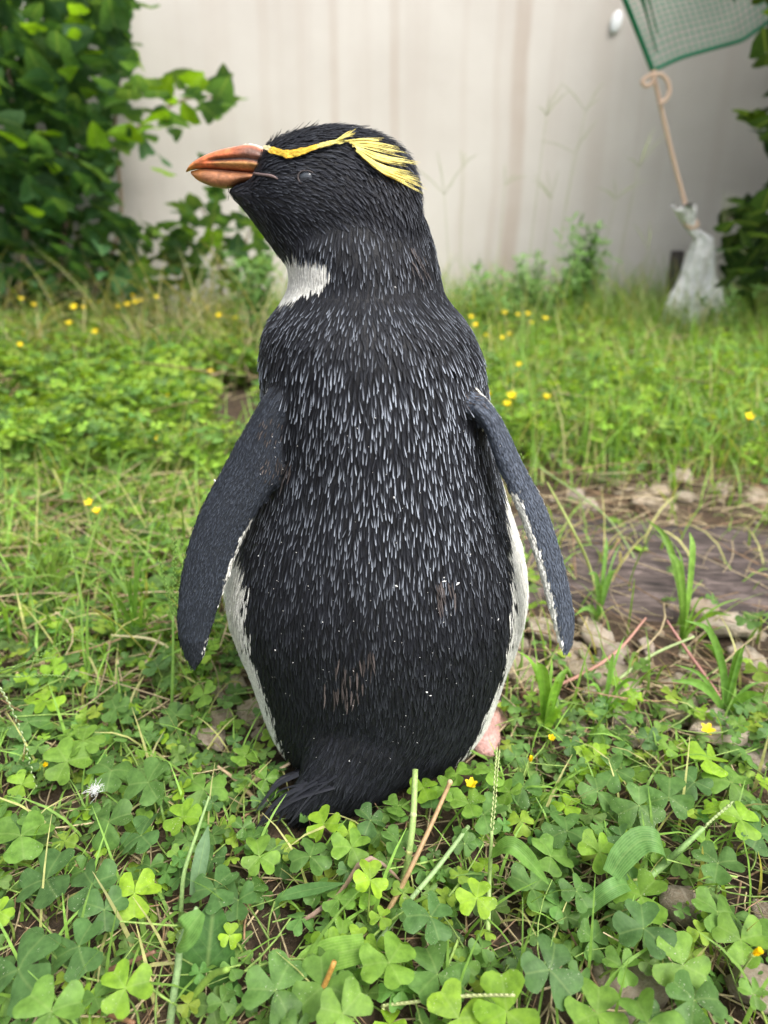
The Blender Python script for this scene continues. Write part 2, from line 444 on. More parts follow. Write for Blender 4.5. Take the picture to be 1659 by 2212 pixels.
R_h = np.array([(P(r, y, Y)[0] - P(l, y, Y)[0]) / 2 for (y, l, r, Y, b, f) in rows]); R_b = np.array([q[4] for q in rows])
R_Y = np.array([q[3] for q in rows])

HY = 0.535
hst = [(490, 409, 418, .006), (510, 404, 432, .012), (530, 397, 452, .018), (550, 387, 478, .024), (566, 345, 500, .028), (580, 314, 519, .032), (600, 300, 546, .037), (630, 288, 578, .042), (665, 279, 604, .045),
       (700, 273, 622, .047), (735, 270, 632, .049), (770, 275, 636, .050), (810, 288, 636, .050), (845, 305, 630, .048), (873, 328, 612, .044), (893, 362, 590, .036), (906, 405, 560, .024)]
R = []
for x, a, b, d in hst:
    t, bo = P(x, a, HY), P(x, b, HY)
    R.append(np.array([(t + bo) / 2 + (t - bo) / 2 * math.cos(2 * math.pi * k / 40) + np.array([0, d * math.sin(2 * math.pi * k / 40), 0]) for k in range(40)]))
head = rings(R)

def flipper(outer, inner, Ys, thick, lean):
    R = []
    for i, (o, n_) in enumerate(zip(outer, inner)):
        a, b = P(*o, Ys[0] + (Ys[1] - Ys[0]) * i / (len(outer) - 1)), P(*n_, Ys[0] + (Ys[1] - Ys[0]) * i / (len(outer) - 1) + lean)
        c = (a + b) / 2; h = (b - a) / 2; th = thick[0] + (thick[1] - thick[0]) * i / (len(outer) - 1)
        R.append(np.array([c + h * math.cos(2 * math.pi * k / 24) + np.array([0, th * math.sin(2 * math.pi * k / 24), 0]) for k in range(24)]))
    return rings(R), R
LO = [(585, 835), (563, 866), (540, 905), (510, 955), (486, 1000), (460, 1045), (436, 1090), (416, 1140), (400, 1190), (390, 1240), (383, 1290), (380, 1340), (384, 1382), (397, 1416), (413, 1440)]
LI = [(640, 860), (622, 890), (612, 925), (608, 975), (602, 1030), (580, 1075), (555, 1112), (532, 1155), (512, 1200), (498, 1245), (482, 1290), (466, 1335), (452, 1382), (444, 1416), (428, 1442)]
RO = [(1030, 842), (1052, 862), (1075, 890), (1100, 935), (1120, 980), (1140, 1020), (1165, 1062), (1185, 1107), (1201, 1155), (1216, 1205), (1229, 1255), (1238, 1305), (1243, 1345), (1240, 1382), (1226, 1412)]
RI = [(1010, 880), (1030, 900), (1046, 925), (1060, 965), (1072, 1003), (1086, 1035), (1104, 1075), (1123, 1120), (1142, 1170), (1159, 1222), (1173, 1272), (1185, 1318), (1195, 1354), (1205, 1390), (1215, 1414)]
flipL, RL = flipper(LO, LI, (.475, .458), (.012, .0045), -0.006)
flipR, RR = flipper(RO, RI, (.475, .462), (.012, .0045), -0.010)

# rump running down and back into the tail
rc = [((.0, .52, .17), .085, .05), ((-.002, .498, .11), .082, .052), ((-.014, .470, .062), .066, .046), ((-.036, .450, .037), .044, .030), ((-.058, .438, .025), .027, .018), ((-.078, .428, .018), .014, .009)]
R = []
for i, (c, wd, dp) in enumerate(rc):
    c = np.array(c); nx = np.array(rc[min(i + 1, len(rc) - 1)][0]) - np.array(rc[max(i - 1, 0)][0]); nx /= np.linalg.norm(nx)
    s = np.cross(nx, [0, 1, 0.25]); s /= np.linalg.norm(s); u = np.cross(s, nx)
    R.append(np.array([c + s * wd * math.cos(2 * math.pi * k / 32) + u * dp * math.sin(2 * math.pi * k / 32) for k in range(32)]))
rump = rings(R)

# fuse everything into one continuous skin
tv, tf = join([torso, head, flipL, flipR, rump])
tmp = bpy.data.objects.new('tmp', mesh('tmp', tv, tf)); COL.objects.link(tmp)
rm = tmp.modifiers.new('r', 'REMESH'); rm.mode = 'VOXEL'; rm.voxel_size = 0.0032
sm = tmp.modifiers.new('s', 'SMOOTH'); sm.factor = 0.5; sm.iterations = 8
dg = bpy.context.evaluated_depsgraph_get(); ev = tmp.evaluated_get(dg); em = ev.to_mesh()
BV = np.empty(len(em.vertices) * 3, np.float32); em.vertices.foreach_get('co', BV); BV = BV.reshape(-1, 3).astype(float)
BF = [tuple(p.vertices) for p in em.polygons]
ev.to_mesh_clear(); bpy.data.objects.remove(tmp, do_unlink=True)

trees = [BVHTree.FromPolygons([tuple(v) for v in q[0]], q[1]) for q in (torso, head, flipL, flipR, rump)]
REG = np.array([int(np.argmin([(t.find_nearest(Vector(p))[3] or 9) * (1.0 if i != 0 else 1.15) for i, t in enumerate(trees)])) for p in BV])
body_bvh = BVHTree.FromPolygons([tuple(v) for v in BV], BF)

def noise3(p, s): return np.array([noise.noise(Vector(q) * s) for q in p])

th_y = np.array([540, 556, 575, 600, 625, 645, 665, 1020, 1090, 1150, 1200, 1270, 1330, 1400, 1480, 1560, 1620], float)
zz = np.array([P(700, y, YC)[2] for y in th_y])
thL = np.array([-40, 60, 68, 66, 54, 30, -30, -30, 4, 27, 36, 38, 39, 38, 37, 37, 37], float)
thR = np.array([-60, -60, -60, -60, -60, -60, -40, 4, 22, 30, 33, 34, 33, 32, 36, 42, 44], float)

def white_mask(p, reg, jitter):
    """1 where the plumage is white (belly, throat, flipper lining)"""
    z = p[:, 2]; xc = np.interp(z, R_z[::-1], R_x[::-1]); hw = np.interp(z, R_z[::-1], R_h[::-1]); bk = np.interp(z, R_z[::-1], R_b[::-1]); yy = np.interp(z, R_z[::-1], R_Y[::-1])
    ang = np.degrees(np.arctan2((yy - p[:, 1]) / bk, np.abs(p[:, 0] - xc) / hw))
    th = np.where(p[:, 0] < xc, np.interp(z, zz[::-1], thL[::-1]), np.interp(z, zz[::-1], thR[::-1]))
    wm = (ang < th + jitter) & ((reg == 0) | (reg == 1)) & (z < P(700, 553, YC)[2])
    for rg, RS in ((2, RL), (3, RR)):
        k = reg == rg
        if k.any():
            cen = resample([r_.mean(0) for r_ in RS], 160); inn = resample([r_[0] for r_ in RS], 160); out_ = resample([r_[12] for r_ in RS], 160)
            d = np.linalg.norm(p[k][:, None] - cen[None], axis=2); i = d.argmin(1)
            ax = (inn - out_)[i]; L2 = (ax ** 2).sum(1); u = ((p[k] - cen[i]) * ax).sum(1) / L2   # +.5 at the inner edge (ring index 0 is the inner side)
            under = p[k][:, 1] - cen[i][:, 1]
            lim = .39 if rg == 2 else .34
            wm[k] = ((u > lim + 0.004 * jitter[k]) & (p[k][:, 2] < (0.27 if rg == 2 else .29)) & (u < 0.8)) | (under > 0.0045)
    return wm

BLACK, WHITE = np.array([.0065, .0072, .010]), np.array([.72, .72, .67])
jit = 2 * noise3(BV, 180)
wmv = white_mask(BV, REG, jit)
bcol = np.where(wmv[:, None], WHITE, BLACK)
bcol[(REG == 2) & ~wmv] = (.022, .027, .036); bcol[(REG == 3) & ~wmv] = (.055, .066, .088)  # right flipper skin painted paler than the left, as lit from the right
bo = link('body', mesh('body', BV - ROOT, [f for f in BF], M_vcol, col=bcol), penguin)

# ---- plumage
F4 = np.array([f for f in BF if len(f) == 4])
A, B, C_, D = (BV[F4[:, i]] for i in range(4))
fn = np.cross(C_ - A, D - B); area = np.linalg.norm(fn, axis=1) / 2; fn /= (2 * area)[:, None] + 1e-12
freg = REG[F4[:, 0]]
fc = (A + B + C_ + D) / 4
spacing = np.choose(freg, [0.0031, 0.0021, 0.0018, 0.0018, 0.0031])
spacing = np.where((freg == 0) & (fc[:, 2] > .385), 0.0026, spacing)
dens = area / spacing ** 2 * 2.2
cnt = rng.poisson(dens)
fi = np.repeat(np.arange(len(F4)), cnt); rng.shuffle(fi)
uu, vv = rng.random(len(fi)), rng.random(len(fi))
pos = (A[fi] * ((1 - uu) * (1 - vv))[:, None] + B[fi] * (uu * (1 - vv))[:, None] + C_[fi] * (uu * vv)[:, None] + D[fi] * ((1 - uu) * vv)[:, None])
# thin to an even spacing
keep = []; grid = {}
spc = spacing[fi] * 0.82
for i in range(len(pos)):
    s = spc[i]; key = tuple((pos[i] / 0.005).astype(int)); ok = True
    for dx in (-1, 0, 1):
        for dy in (-1, 0, 1):
            for dz in (-1, 0, 1):
                for j in grid.get((key[0] + dx, key[1] + dy, key[2] + dz), ()):
                    q = pos[j] - pos[i]
                    if q[0] * q[0] + q[1] * q[1] + q[2] * q[2] < s * s: ok = False; break
                if not ok: break
            if not ok: break
        if not ok: break
    if ok: keep.append(i); grid.setdefault(key, []).append(i)
keep = np.array(keep); pos, fi = pos[keep], fi[keep]; nrm = fn[fi]; reg = freg[fi]
n_f = len(pos)

def flow(p, reg):
    d = np.zeros_like(p); z = p[:, 2]; x = p[:, 0] - np.interp(z, R_z[::-1], R_x[::-1])
    spread = np.interp(z, [.05, .15, .25, .33, .40, .45], [.0, .3, 1.6, 3.4, 3.0, .5])
    k = (reg == 0); d[k] = np.stack([x * spread, np.zeros_like(x), -np.ones_like(x)], -1)[k]
    # towards the tail low down on the back
    low = k & (z < .14); wgt = sstep(.14, .055, z)
    d[low] = (d * (1 - wgt[:, None]) + np.array([-.45, -.15, -.75]) * wgt[:, None])[low]
    k = reg == 4; wg4 = sstep(.14, .055, z); d[k] = (np.stack([x * .2, 0 * x, -np.ones_like(x)], -1) * (1 - wg4[:, None]) + np.array([-.45, -.15, -.75]) * wg4[:, None])[k]
    k = reg == 1
    hx = P(580, 380, HY)[0]; q = sstep(hx, hx + .11, p[:, 0]); zl = sstep(.49, .43, z)
    d[k] = np.stack([1.0 - .75 * np.maximum(q * .9, zl * .9), np.zeros_like(x), -.25 - 1.2 * np.maximum(q * q, zl)], -1)[k]
    for rg, RS in ((2, RL), (3, RR)):
        k = reg == rg
        cen = np.array([r_.mean(0) for r_ in RS]); T = np.gradient(cen, axis=0); T /= np.linalg.norm(T, axis=1)[:, None]
        i = np.linalg.norm(p[k][:, None] - cen[None], axis=2).argmin(1); d[k] = T[i]
    return d

d = flow(pos, reg) + rng.normal(0, .11, (n_f, 3))
d -= (d * nrm).sum(1)[:, None] * nrm; d /= np.linalg.norm(d, axis=1)[:, None] + 1e-9
s = np.cross(nrm, d)
fl0 = (reg == 2) | (reg == 3)
jitf = np.where(fl0, 1.5, 4) * noise3(pos, 160) + rng.normal(0, 1.0, n_f) * np.where(fl0, 1, 2)
wmf = white_mask(pos, reg, jitf)
L = np.choose(reg, [.0122, .0064, .0040, .0040, .0125]) * rng.uniform(.75, 1.2, n_f)
Wd = np.choose(reg, [.00128, .00078, .00078, .00078, .00128]) * rng.uniform(.8, 1.2, n_f)
neckz = (reg == 0) & (pos[:, 2] > .385)
L[neckz] *= .78; Wd[neckz] *= .85
crown = (reg == 1) & (pos[:, 2] > .50); L[crown] *= 1.25
hl = (reg == 1); wl_ = sstep(.49, .43, pos[:, 2])
L[hl] *= (1 + .45 * wl_)[hl]; Wd[hl] *= (1 + .45 * wl_)[hl]
lift = np.choose(reg, [.055, .09, .035, .035, .055]) * rng.uniform(.4, 1.6, n_f)
L[wmf & (reg < 2)] *= 1.1; Wd[wmf & (reg < 2)] *= .55; lift[wmf] *= .7
brow = (reg == 1) & (pos[:, 2] > .515) & (pos[:, 0] < P(690, 300, HY)[0]) & (rng.random(n_f) < .30); lift[brow] = rng.uniform(.15, .5, int(brow.sum()))
nape = (reg == 1) & (pos[:, 2] > .47) & (pos[:, 0] > P(760, 300, HY)[0]); lift[nape] *= 1.9; L[nape] *= 1.2
# pale shafts: strongest across the upper and middle back
xz = np.interp(pos[:, 2], [0, .08, .15, .20, .25, .30, .36, .40, .44, .50, .55], [.03, .04, .07, .20, .70, 1.05, 1.0, .80, .45, .26, .30])
lat = np.exp(-((pos[:, 0] - .03) / .085) ** 2)
lat = np.maximum(lat, .75 * sstep(.30, .36, pos[:, 2])); streak = np.where(reg == 0, xz * (.25 + .75 * lat), 0)
streak = np.where(neckz, .40, streak)
streak = np.where(reg == 1, .12 + .20 * np.maximum(sstep(-.02, .05, pos[:, 0]), wl_), streak)
streak = np.where((reg == 2) | (reg == 3), np.where(reg == 2, .13, .24), streak)  # brighter shafts on the right flipper paint in its side light
streak = np.where((reg == 2) & (pos[:, 2] < .2), .08, streak)  # shafts dulled low on the left flipper, shade painted in
streak = np.where(reg == 4, xz * 1.1, streak)
pal = rng.random(n_f)
streak = streak * np.where(pal < .45, .10, np.where(pal < .75, .85, 1.25)) * rng.uniform(.75, 1.15, n_f)
streak[wmf] = 0.0
fcol = np.where(wmf[:, None], WHITE * rng.uniform(.88, 1.08, (n_f, 1)), BLACK * rng.uniform(.6, 1.6, (n_f, 1)))
fl = (reg == 2) | (reg == 3)
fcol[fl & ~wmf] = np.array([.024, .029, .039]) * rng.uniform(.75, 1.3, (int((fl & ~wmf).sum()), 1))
fcol[(reg == 3) & ~wmf] *= 2.4  # light from the right put into the right flipper's feather colour
fcol[(reg == 2) & ~wmf & (pos[:, 2] < .17)] *= .5  # shade on the lower left flipper put into its feather colour
fcol[(reg == 1) & ~wmf] *= 1.35
# worn brownish patches of fluffed feathers
for (vx, vy, rr) in ((770, 1450, .016), (735, 1490, .014), (800, 1420, .010), (1030, 858, .010), (960, 1280, .010), (600, 1010, .012), (905, 565, .010), (585, 930, .010)):
    hit = body_bvh.ray_cast(Vector((0, 0, CAM_H)), Vector(ray(vx, vy)).normalized())[0]
    if hit is None: continue
    q = np.linalg.norm(pos - np.array(hit), axis=1); k = (q < rr) & (rng.random(n_f) < .38) & ~wmf
    fcol[k] = np.array([.060, .050, .047]) * rng.uniform(.3, 1.3, (int(k.sum()), 1)); lift[k] = .3; Wd[k] *= .55; streak[k] *= .3
vr = np.array([0, .35, .72, 1.0]); wr = np.array([.55, 1.0, .72, .08])
PV = np.empty((n_f, 12, 3)); PUV = np.empty((12, 2))
for i in range(4):
    for j in range(3):
        u = j - 1
        PV[:, i * 3 + j] = pos + d * (L * (vr[i] - .12))[:, None] + s * (Wd * wr[i] * u)[:, None] + nrm * (L * lift * vr[i] ** 1.4 + .0006 - Wd * .22 * abs(u))[:, None]
        PUV[i * 3 + j] = (.5 + .5 * u * wr[i], vr[i])
tf = np.array([(i * 3 + j, i * 3 + j + 1, i * 3 + j + 4, i * 3 + j + 3) for i in range(3) for j in range(2)])
PFc = (tf[None] + (np.arange(n_f) * 12)[:, None, None]).reshape(-1, 4)
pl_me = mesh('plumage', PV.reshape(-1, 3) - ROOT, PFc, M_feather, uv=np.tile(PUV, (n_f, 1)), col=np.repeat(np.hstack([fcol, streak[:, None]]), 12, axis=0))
plum = link('plumage', pl_me, penguin); tag(plum, kind='stuff')

def surf(vx, vy, off=0.0):
    h, n_, _, _ = body_bvh.ray_cast(Vector((0, 0, CAM_H)), Vector(ray(vx, vy)).normalized())
    if h is None: return P(vx, vy, HY - .01), np.array([0, -1., 0])
    return np.array(h) + np.array(n_) * off, np.array(n_)

# ---- yellow crest, both sides of the head
def crest_side(mirror):
    ch = []
    cen = [(578, 325), (600, 335), (625, 341), (650, 337), (690, 324), (730, 315), (762, 316)]
    cl = resample(cen, 60)
    strands = []
    for i in range(420):
        u = rng.random(); k = int(u * 50); c = cl[k]; tdir = cl[min(k + 5, 59)] - c
        hw = np.interp(u, [0, .2, .4, .7, 1], [3, 6.5, 7.5, 4, 3])
        a = c + np.array([rng.normal(0, 1.5), rng.uniform(-hw, hw)])
        ln = rng.uniform(14, 26) / 26
        strands.append(([a, a + tdir * ln * .5, a + tdir * ln], rng.uniform(.0003, .0006), u))
    tufts = [((725, 315), (748, 309), (768, 307)), ((745, 315), (785, 316), (822, 324)), ((755, 317), (800, 322), (850, 337)), ((762, 321), (808, 332), (868, 351)), ((768, 326), (820, 350), (891, 368)), ((770, 329), (815, 356), (872, 374)),
             ((770, 331), (822, 370), (895, 399)), ((771, 333), (818, 374), (898, 411)), ((772, 335), (815, 377), (895, 424)), ((771, 334), (822, 373), (886, 404)), ((771, 334), (812, 372), (868, 402))]
    for t0, t1, t2 in tufts:
        for i in range(9):
            sp_ = rng.normal(0, 1, 2)
            strands.append(([np.array(t0) + rng.normal(0, 1.0, 2), np.array(t1) + sp_ * 1.3 + rng.normal(0, .6, 2), np.array(t0) * (q_ := rng.uniform(-.02, .22)) + np.array(t2) * (1 - q_) + sp_ * 2.4 + rng.normal(0, 1.0, 2)], rng.uniform(.00024, .00042), 2))
    V, UV, C, Fc, o = [], [], [], [], 0
    for pts, wd, u in strands:
        w3 = []; nn = None
        for j, q in enumerate(pts):
            p_, n_ = surf(q[0], q[1], .0028 + (.0018 * j if u == 2 else 0) + rng.uniform(0, .0012)); w3.append(p_)
            nn = n_ if nn is None else nn
        w3 = np.array(w3)
        if mirror: w3[:, 1] = 2 * HY - w3[:, 1]; nn = nn * np.array([1, -1, 1])
        v, f, uv = ribbon(w3, [wd, wd * 1.2, wd * .2], seg=6, nrm=nn, fold=-.2, cols=3)
        base = np.array([.68, .47, .05]) if u < .75 else np.array([.78, .69, .22])
        if u < .08: base = np.array([.72, .68, .42])
        base = base * rng.uniform(.8, 1.2)
        V.append(v); UV.append(uv); C.append(np.tile(base, (len(v), 1))); Fc += [tuple(k + o for k in q) for q in f]; o += len(v)
    return np.vstack(V), Fc, np.vstack(UV), np.vstack(C)
M_crest = leaf_mat('crest_feather', 'attr', trans=.2, rib=0.0, rough=.6)
for mir in (False, True):
    v, f, uv, c = crest_side(mir)
    o = link('crest', mesh('crest', v - ROOT, f, M_crest, uv=uv, col=c), penguin)
    if not mir: o['label'] = 'golden brow stripe trailing into pale yellow plumes'

# ---- bill
def bill_part(top_pts, bot_pts, depth, n=48, seg=30, flat=1.0):
    t = resample(top_pts, seg); b = resample(bot_pts, seg); R = []
    for i in range(seg):
        T, Bm = P(*t[i], HY), P(*b[i], HY); dd = np.interp(i / (seg - 1), np.linspace(0, 1, len(depth)), depth)
        R.append(np.array([(T + Bm) / 2 + (T - Bm) / 2 * math.cos(2 * math.pi * k / n) + np.array([0, -dd * math.copysign(abs(math.sin(2 * math.pi * k / n)) ** .8, math.sin(2 * math.pi * k / n)), 0]) for k in range(n)]))
    return rings(R)
M_bill = attr_mat('bill_horn', 'attr', 0.34, 330, .62, 1.22, .3, .55, sss=.12)
UT = [(402, 369), (412, 356), (432, 342), (470, 326), (510, 317), (545, 313), (585, 330)]
UB = [(403, 372), (416, 367), (436, 365), (470, 366), (512, 370), (548, 374), (592, 379)]
LT = [(413, 370), (425, 367), (440, 365), (470, 366), (512, 370), (548, 374), (592, 380)]
LB = [(413, 376), (425, 388), (442, 397), (465, 405), (495, 407), (535, 394), (592, 390)]
v, f = bill_part(UT, UB, [.0012, .0050, .0080, .0105, .0125, .0140, .015])
xx = (v[:, 0] - P(402, 369, HY)[0]) / (P(592, 379, HY)[0] - P(402, 369, HY)[0])
kk = np.tile(np.arange(48), 30)
hgt = np.cos(2 * np.pi * kk / 48)      # +1 culmen, -1 mouth edge
c = np.array([.60, .165, .060])[None] * np.ones((len(v), 1))
tipw = sstep(.22, 0, xx)[:, None]; c = c * (1 - tipw) + np.array([.62, .27, .06]) * tipw
ed = (sstep(-.80, -.97, hgt) * sstep(.30, .05, xx))[:, None]; c = c * (1 - ed) + np.array([.75, .60, .28]) * ed
cul = (sstep(.75, .97, hgt) * .75)[:, None]; c = c * (1 - cul) + np.array([.68, .40, .31]) * cul
band = (sstep(-.20, -.42, hgt) * sstep(-.97, -.75, hgt) * sstep(.25, .45, xx))[:, None]; c = c * (1 - band) + np.array([.56, .29, .10]) * band
gro = (np.exp(-((hgt + .10) / .23) ** 2) * sstep(.24, .40, xx))[:, None] * .97; c = c * (1 - gro) + np.array([.018, .016, .016]) * gro
dk = (sstep(.50, .76, xx) * sstep(-.1, .2, hgt) * sstep(.95, .6, hgt) * .85)[:, None]; c = c * (1 - dk) + np.array([.10, .07, .06]) * dk
# the long nostril groove is pressed in, the plate under it stands proud
ins = np.exp(-((hgt + .10) / .23) ** 2) * sstep(.20, .36, xx) * .0022 - np.exp(-((hgt + .5) / .22) ** 2) * sstep(.25, .45, xx) * .0012
v[:, 1] += np.sign(HY - v[:, 1]) * ins
c = c * (1 + .45 * noise3(v, 170) + .3 * noise3(v, 420))[:, None].clip(.35, 1.4)
ub = link('upper_bill', mesh('upper_bill', v - ROOT, f, M_bill, col=c), penguin); ub['label'] = 'red-orange upper bill with pale hooked tip'
v, f = bill_part(LT, LB, [.0012, .0045, .0070, .0092, .0108, .012, .012])
xx = (v[:, 0] - P(413, 376, HY)[0]) / (P(592, 379, HY)[0] - P(413, 376, HY)[0])
c = np.array([.40, .175, .085])[None] * np.ones((len(v), 1))
tipw = sstep(.25, 0, xx)[:, None]; c = c * (1 - tipw) + np.array([.50, .20, .05]) * tipw
pk = (sstep(.5, .9, hgt) * sstep(.1, .4, xx) * .6)[:, None]; c = c * (1 - pk) + np.array([.48, .26, .19]) * pk
c = c * (1 + .4 * noise3(v, 150) + .25 * noise3(v, 400))[:, None].clip(.35, 1.4)
lb = link('lower_bill', mesh('lower_bill', v - ROOT, f, M_bill, col=c), penguin); lb['label'] = 'dull orange-brown lower bill'
# pinkish gape skin at the corner of the mouth
g0 = [surf(x, y, .0012)[0] for x, y in ((552, 377), (572, 379), (590, 382), (602, 388))]
gv, gf = tube(g0, [.0010, .0009, .0010, .0004], 8, 10)
link('gape', mesh('gape', gv - ROOT, gf, plain('gape_skin', (.17, .12, .115), .5, 300, .2, .2)), penguin)
# chipped pale flakes along the root of the culmen
fl_parts = []
for (x, y) in ((540, 315), (548, 317), (556, 320), (565, 323), (530, 316)):
    p0 = P(x, y, HY - .001); ln = .004
    fl_parts.append(ribbon(np.array([p0 + (-.003, 0, 0), p0 + (0, 0, .0016), p0 + (.004, 0, .0004)]), [.002, .0042, .0015], seg=5, nrm=(0, -.4, 1), fold=-.3)[:2])
fv, ff = join(fl_parts)
link('bill_flakes', mesh('bill_flakes', fv - ROOT, ff, plain('horn_flake', (.62, .55, .48), .6, 300, .25)), penguin)

# ---- eyes
def uvsphere(c, r, n=20, m=12):
    R = []
    for i in range(1, m):
        a = math.pi * i / m
        R.append(np.array([np.array(c) + np.array([math.sin(a) * math.cos(2 * math.pi * k / n) * r[0], -math.cos(a) * r[1], math.sin(a) * math.sin(2 * math.pi * k / n) * r[2]]) for k in range(n)]))
    return rings(R)
M_eye = plain('eye_film', (.035, .042, .052), .2, 500, .35, .05, .7)
M_lid = plain('eyelid_skin', (.075, .062, .062), .6, 600, .3, .3)
ec, en = surf(663, 382, -.0012)
for mir in (False, True):
    e0 = ec.copy()
    if mir: e0[1] = 2 * HY - e0[1]
    v, f = uvsphere(e0, (.0056, .0024, .0036))
    eo = link('eye', mesh('eye', v - ROOT, f, M_eye), penguin)
    ringp = [e0 + np.array([.0060 * math.cos(a), (1 if mir else -1) * .0017, .0040 * math.sin(a) * (1 - .15 * math.cos(a))]) for a in np.linspace(0, 2 * math.pi, 29)]
    v, f = tube(np.array(ringp), [.00035, .0003, .0003, .00035, .0006, .0008, .0007, .0005, .00035], 6)
    link('eyelid', mesh('eyelid', v - ROOT, f, M_lid), eo)

# ---- tail quills
M_quill = plain('tail_quill', (.010, .011, .016), .5, 300, .4, .2)
quills = [((542, 1806), (668, 1690), .004), ((550, 1757), (650, 1672), .010), ((565, 1745), (652, 1660), .014), ((590, 1796), (690, 1700), .004), ((560, 1782), (660, 1685), .008)]
quills += [((rng.uniform(548, 650), rng.uniform(1752, 1800)), (rng.uniform(640, 730), rng.uniform(1672, 1705)), rng.uniform(.003, .012)) for _ in range(17)]
for k, (tip, rt, hh) in enumerate(quills):
    a, b = G(*tip, hh + .016), np.array(surf(*rt, .002)[0])
    m_ = (a + b) / 2 + np.array([rng.normal(0, .003), .004, .004])
    q_ = .0019 if k < 5 else rng.uniform(.0007, .0015)
    v, f, uv = ribbon(np.array([b, m_, a]), [q_ * 1.1, q_, q_ * .75, q_ * .1], seg=9, nrm=(0, -.5, 1), fold=-.35, cols=3, twist=rng.uniform(-.4, .5))
    link('tail_feather', mesh('tail_feather', v - ROOT, f, M_quill, uv=uv), penguin)

# ---- pink feet: heel, three webbed toes with claws
M_foot = plain('foot_skin', (.56, .33, .30), .6, 420, .35, 1.0, .4, sss=.15)
M_claw = plain('claw_horn', (.05, .04, .035), .4, 200, .3)
for sx_, hx in ((1, .096), (-1, -.088)):
    base = np.array([hx, .530, 0.0]); parts = []
    leg = rings([np.array([base + np.array([-.014 * sx_ * t + .015 * math.cos(a), .010 * t + .017 * math.sin(a), .012 + .05 * t]) for a in np.linspace(0, 2 * math.pi, 17)[:-1]]) for t in np.linspace(0, 1, 5)])
    parts.append(leg)
    heel = uvsphere(base + np.array([0, .006, .012]), (.017, .034, .013), 18, 10); parts.append(heel)
    parts.append(uvsphere(base + np.array([.003 * sx_, .036, .008]), (.027, .030, .008), 20, 10))
    for da in (-.30, 0, .30):
        a = math.pi / 2 - sx_ * .12 - da
        dirv = np.array([math.cos(a), math.sin(a), 0])
        pts = [base + dirv * q + np.array([0, 0, zq]) for q, zq in ((.0, .013), (.02, .013), (.04, .012), (.058, .008))]
        parts.append(tube(np.array(pts), [.010, .0092, .0085, .006], 12, 12))
    v, f = join(parts)
    fo = link('foot', mesh('foot', v - ROOT, f, M_foot), penguin)
    r_ = fo.modifiers.new('fuse', 'REMESH'); r_.mode = 'VOXEL'; r_.voxel_size = .002; r_.use_smooth_shade = True
    fo.modifiers.new('soft', 'SMOOTH').iterations = 4
    for da in (-.30, 0, .30):
        a = math.pi / 2 - sx_ * .12 - da; dirv = np.array([math.cos(a), math.sin(a), 0])
        v, f = tube(np.array([base + dirv * .055 + (0, 0, .009), base + dirv * .066 + (0, 0, .009), base + dirv * .076 + (0, 0, .004)]), [.0038, .003, .0006], 8, 7)
        link('claw', mesh('claw', v - ROOT, f, M_claw), fo)

# ---- pale flakes caught in the plumage
V, Fc, o = [], [], 0
flk = [(955, 1253, 3), (985, 1258, 3), (855, 1262, 3), (850, 1072, 2.5), (472, 1040, 3), (565, 1200, 1.5), (1070, 1335, 2), (920, 1490, 2.5), (927, 1497, 2), (755, 1640, 2), (600, 1400, 2), (700, 1340, 1.5), (905, 415, 1.5), (955, 1245, 2), (850, 622, 2)]
for i in range(150):
    flk.append((rng.uniform(560, 1100), rng.uniform(900, 1650), rng.uniform(.5, 1.0)))
for x, y, r0 in flk:
    h, n_, _, _ = body_bvh.ray_cast(Vector((0, 0, CAM_H)), Vector(ray(x, y)).normalized())
    if h is None: continue
    p0 = np.array(h) + np.array(n_) * .0030; r_ = r0 * .00042
    t1 = np.cross(n_, rng.normal(0, 1, 3)); t1 /= np.linalg.norm(t1); t2 = np.cross(n_, t1)
    q = [p0 + t1 * r_ * rng.uniform(.8, 1.8), p0 + t2 * r_ * rng.uniform(.4, 1), p0 - t1 * r_ * rng.uniform(.6, 1.6), p0 - t2 * r_ * rng.uniform(.4, 1)]
    V += q + [p0 + np.array(n_) * r_ * .7]; Fc += [(o, o + 1, o + 4), (o + 1, o + 2, o + 4), (o + 2, o + 3, o + 4), (o + 3, o, o + 4), (o + 3, o + 2, o + 1, o)]; o += 5
fk = link('dander_flakes', mesh('dander_flakes', np.array(V) - ROOT, Fc, plain('flake', (.7, .7, .68), .6, 400, .15), smooth=False), penguin); tag(fk, kind='stuff')

# ------------------------------------------------------------------ plank and stones
pa = G(1050, 1128); pb = G(1050, 1300); ang = math.radians(-7)
pl_len, pl_w = 1.7, 0.30
me_v, me_f = [], []
nx2, ny2 = 90, 26
for j in range(ny2):
    for i in range(nx2):
        u, v_ = i / (nx2 - 1), j / (ny2 - 1)
        edge = .012 * noise.noise(Vector((u * 9, 3, 0))) if j in (0, ny2 - 1) else 0
        zt = .030 + .007 * noise.noise(Vector((u * 7, v_ * 14, 1))) + .009 * noise.noise(Vector((u * 34, v_ * 26 + u * 6, 7))) - (.008 if j in (0, ny2 - 1) else 0)
        me_v.append((u * pl_len, (v_ - .5) * pl_w + edge, zt))
nt_ = len(me_v)
me_v += [(x, y, -.03) for (x, y, z) in me_v]
for j in range(ny2 - 1):
    for i in range(nx2 - 1):
        a = j * nx2 + i; me_f.append((a, a + 1, a + nx2 + 1, a + nx2)); me_f.append((a + nt_, a + nx2 + nt_, a + nx2 + 1 + nt_, a + 1 + nt_))
for i in range(nx2 - 1):
    a = i; me_f.append((a, a + nt_, a + 1 + nt_, a + 1)); a = (ny2 - 1) * nx2 + i; me_f.append((a, a + 1, a + 1 + nt_, a + nt_))
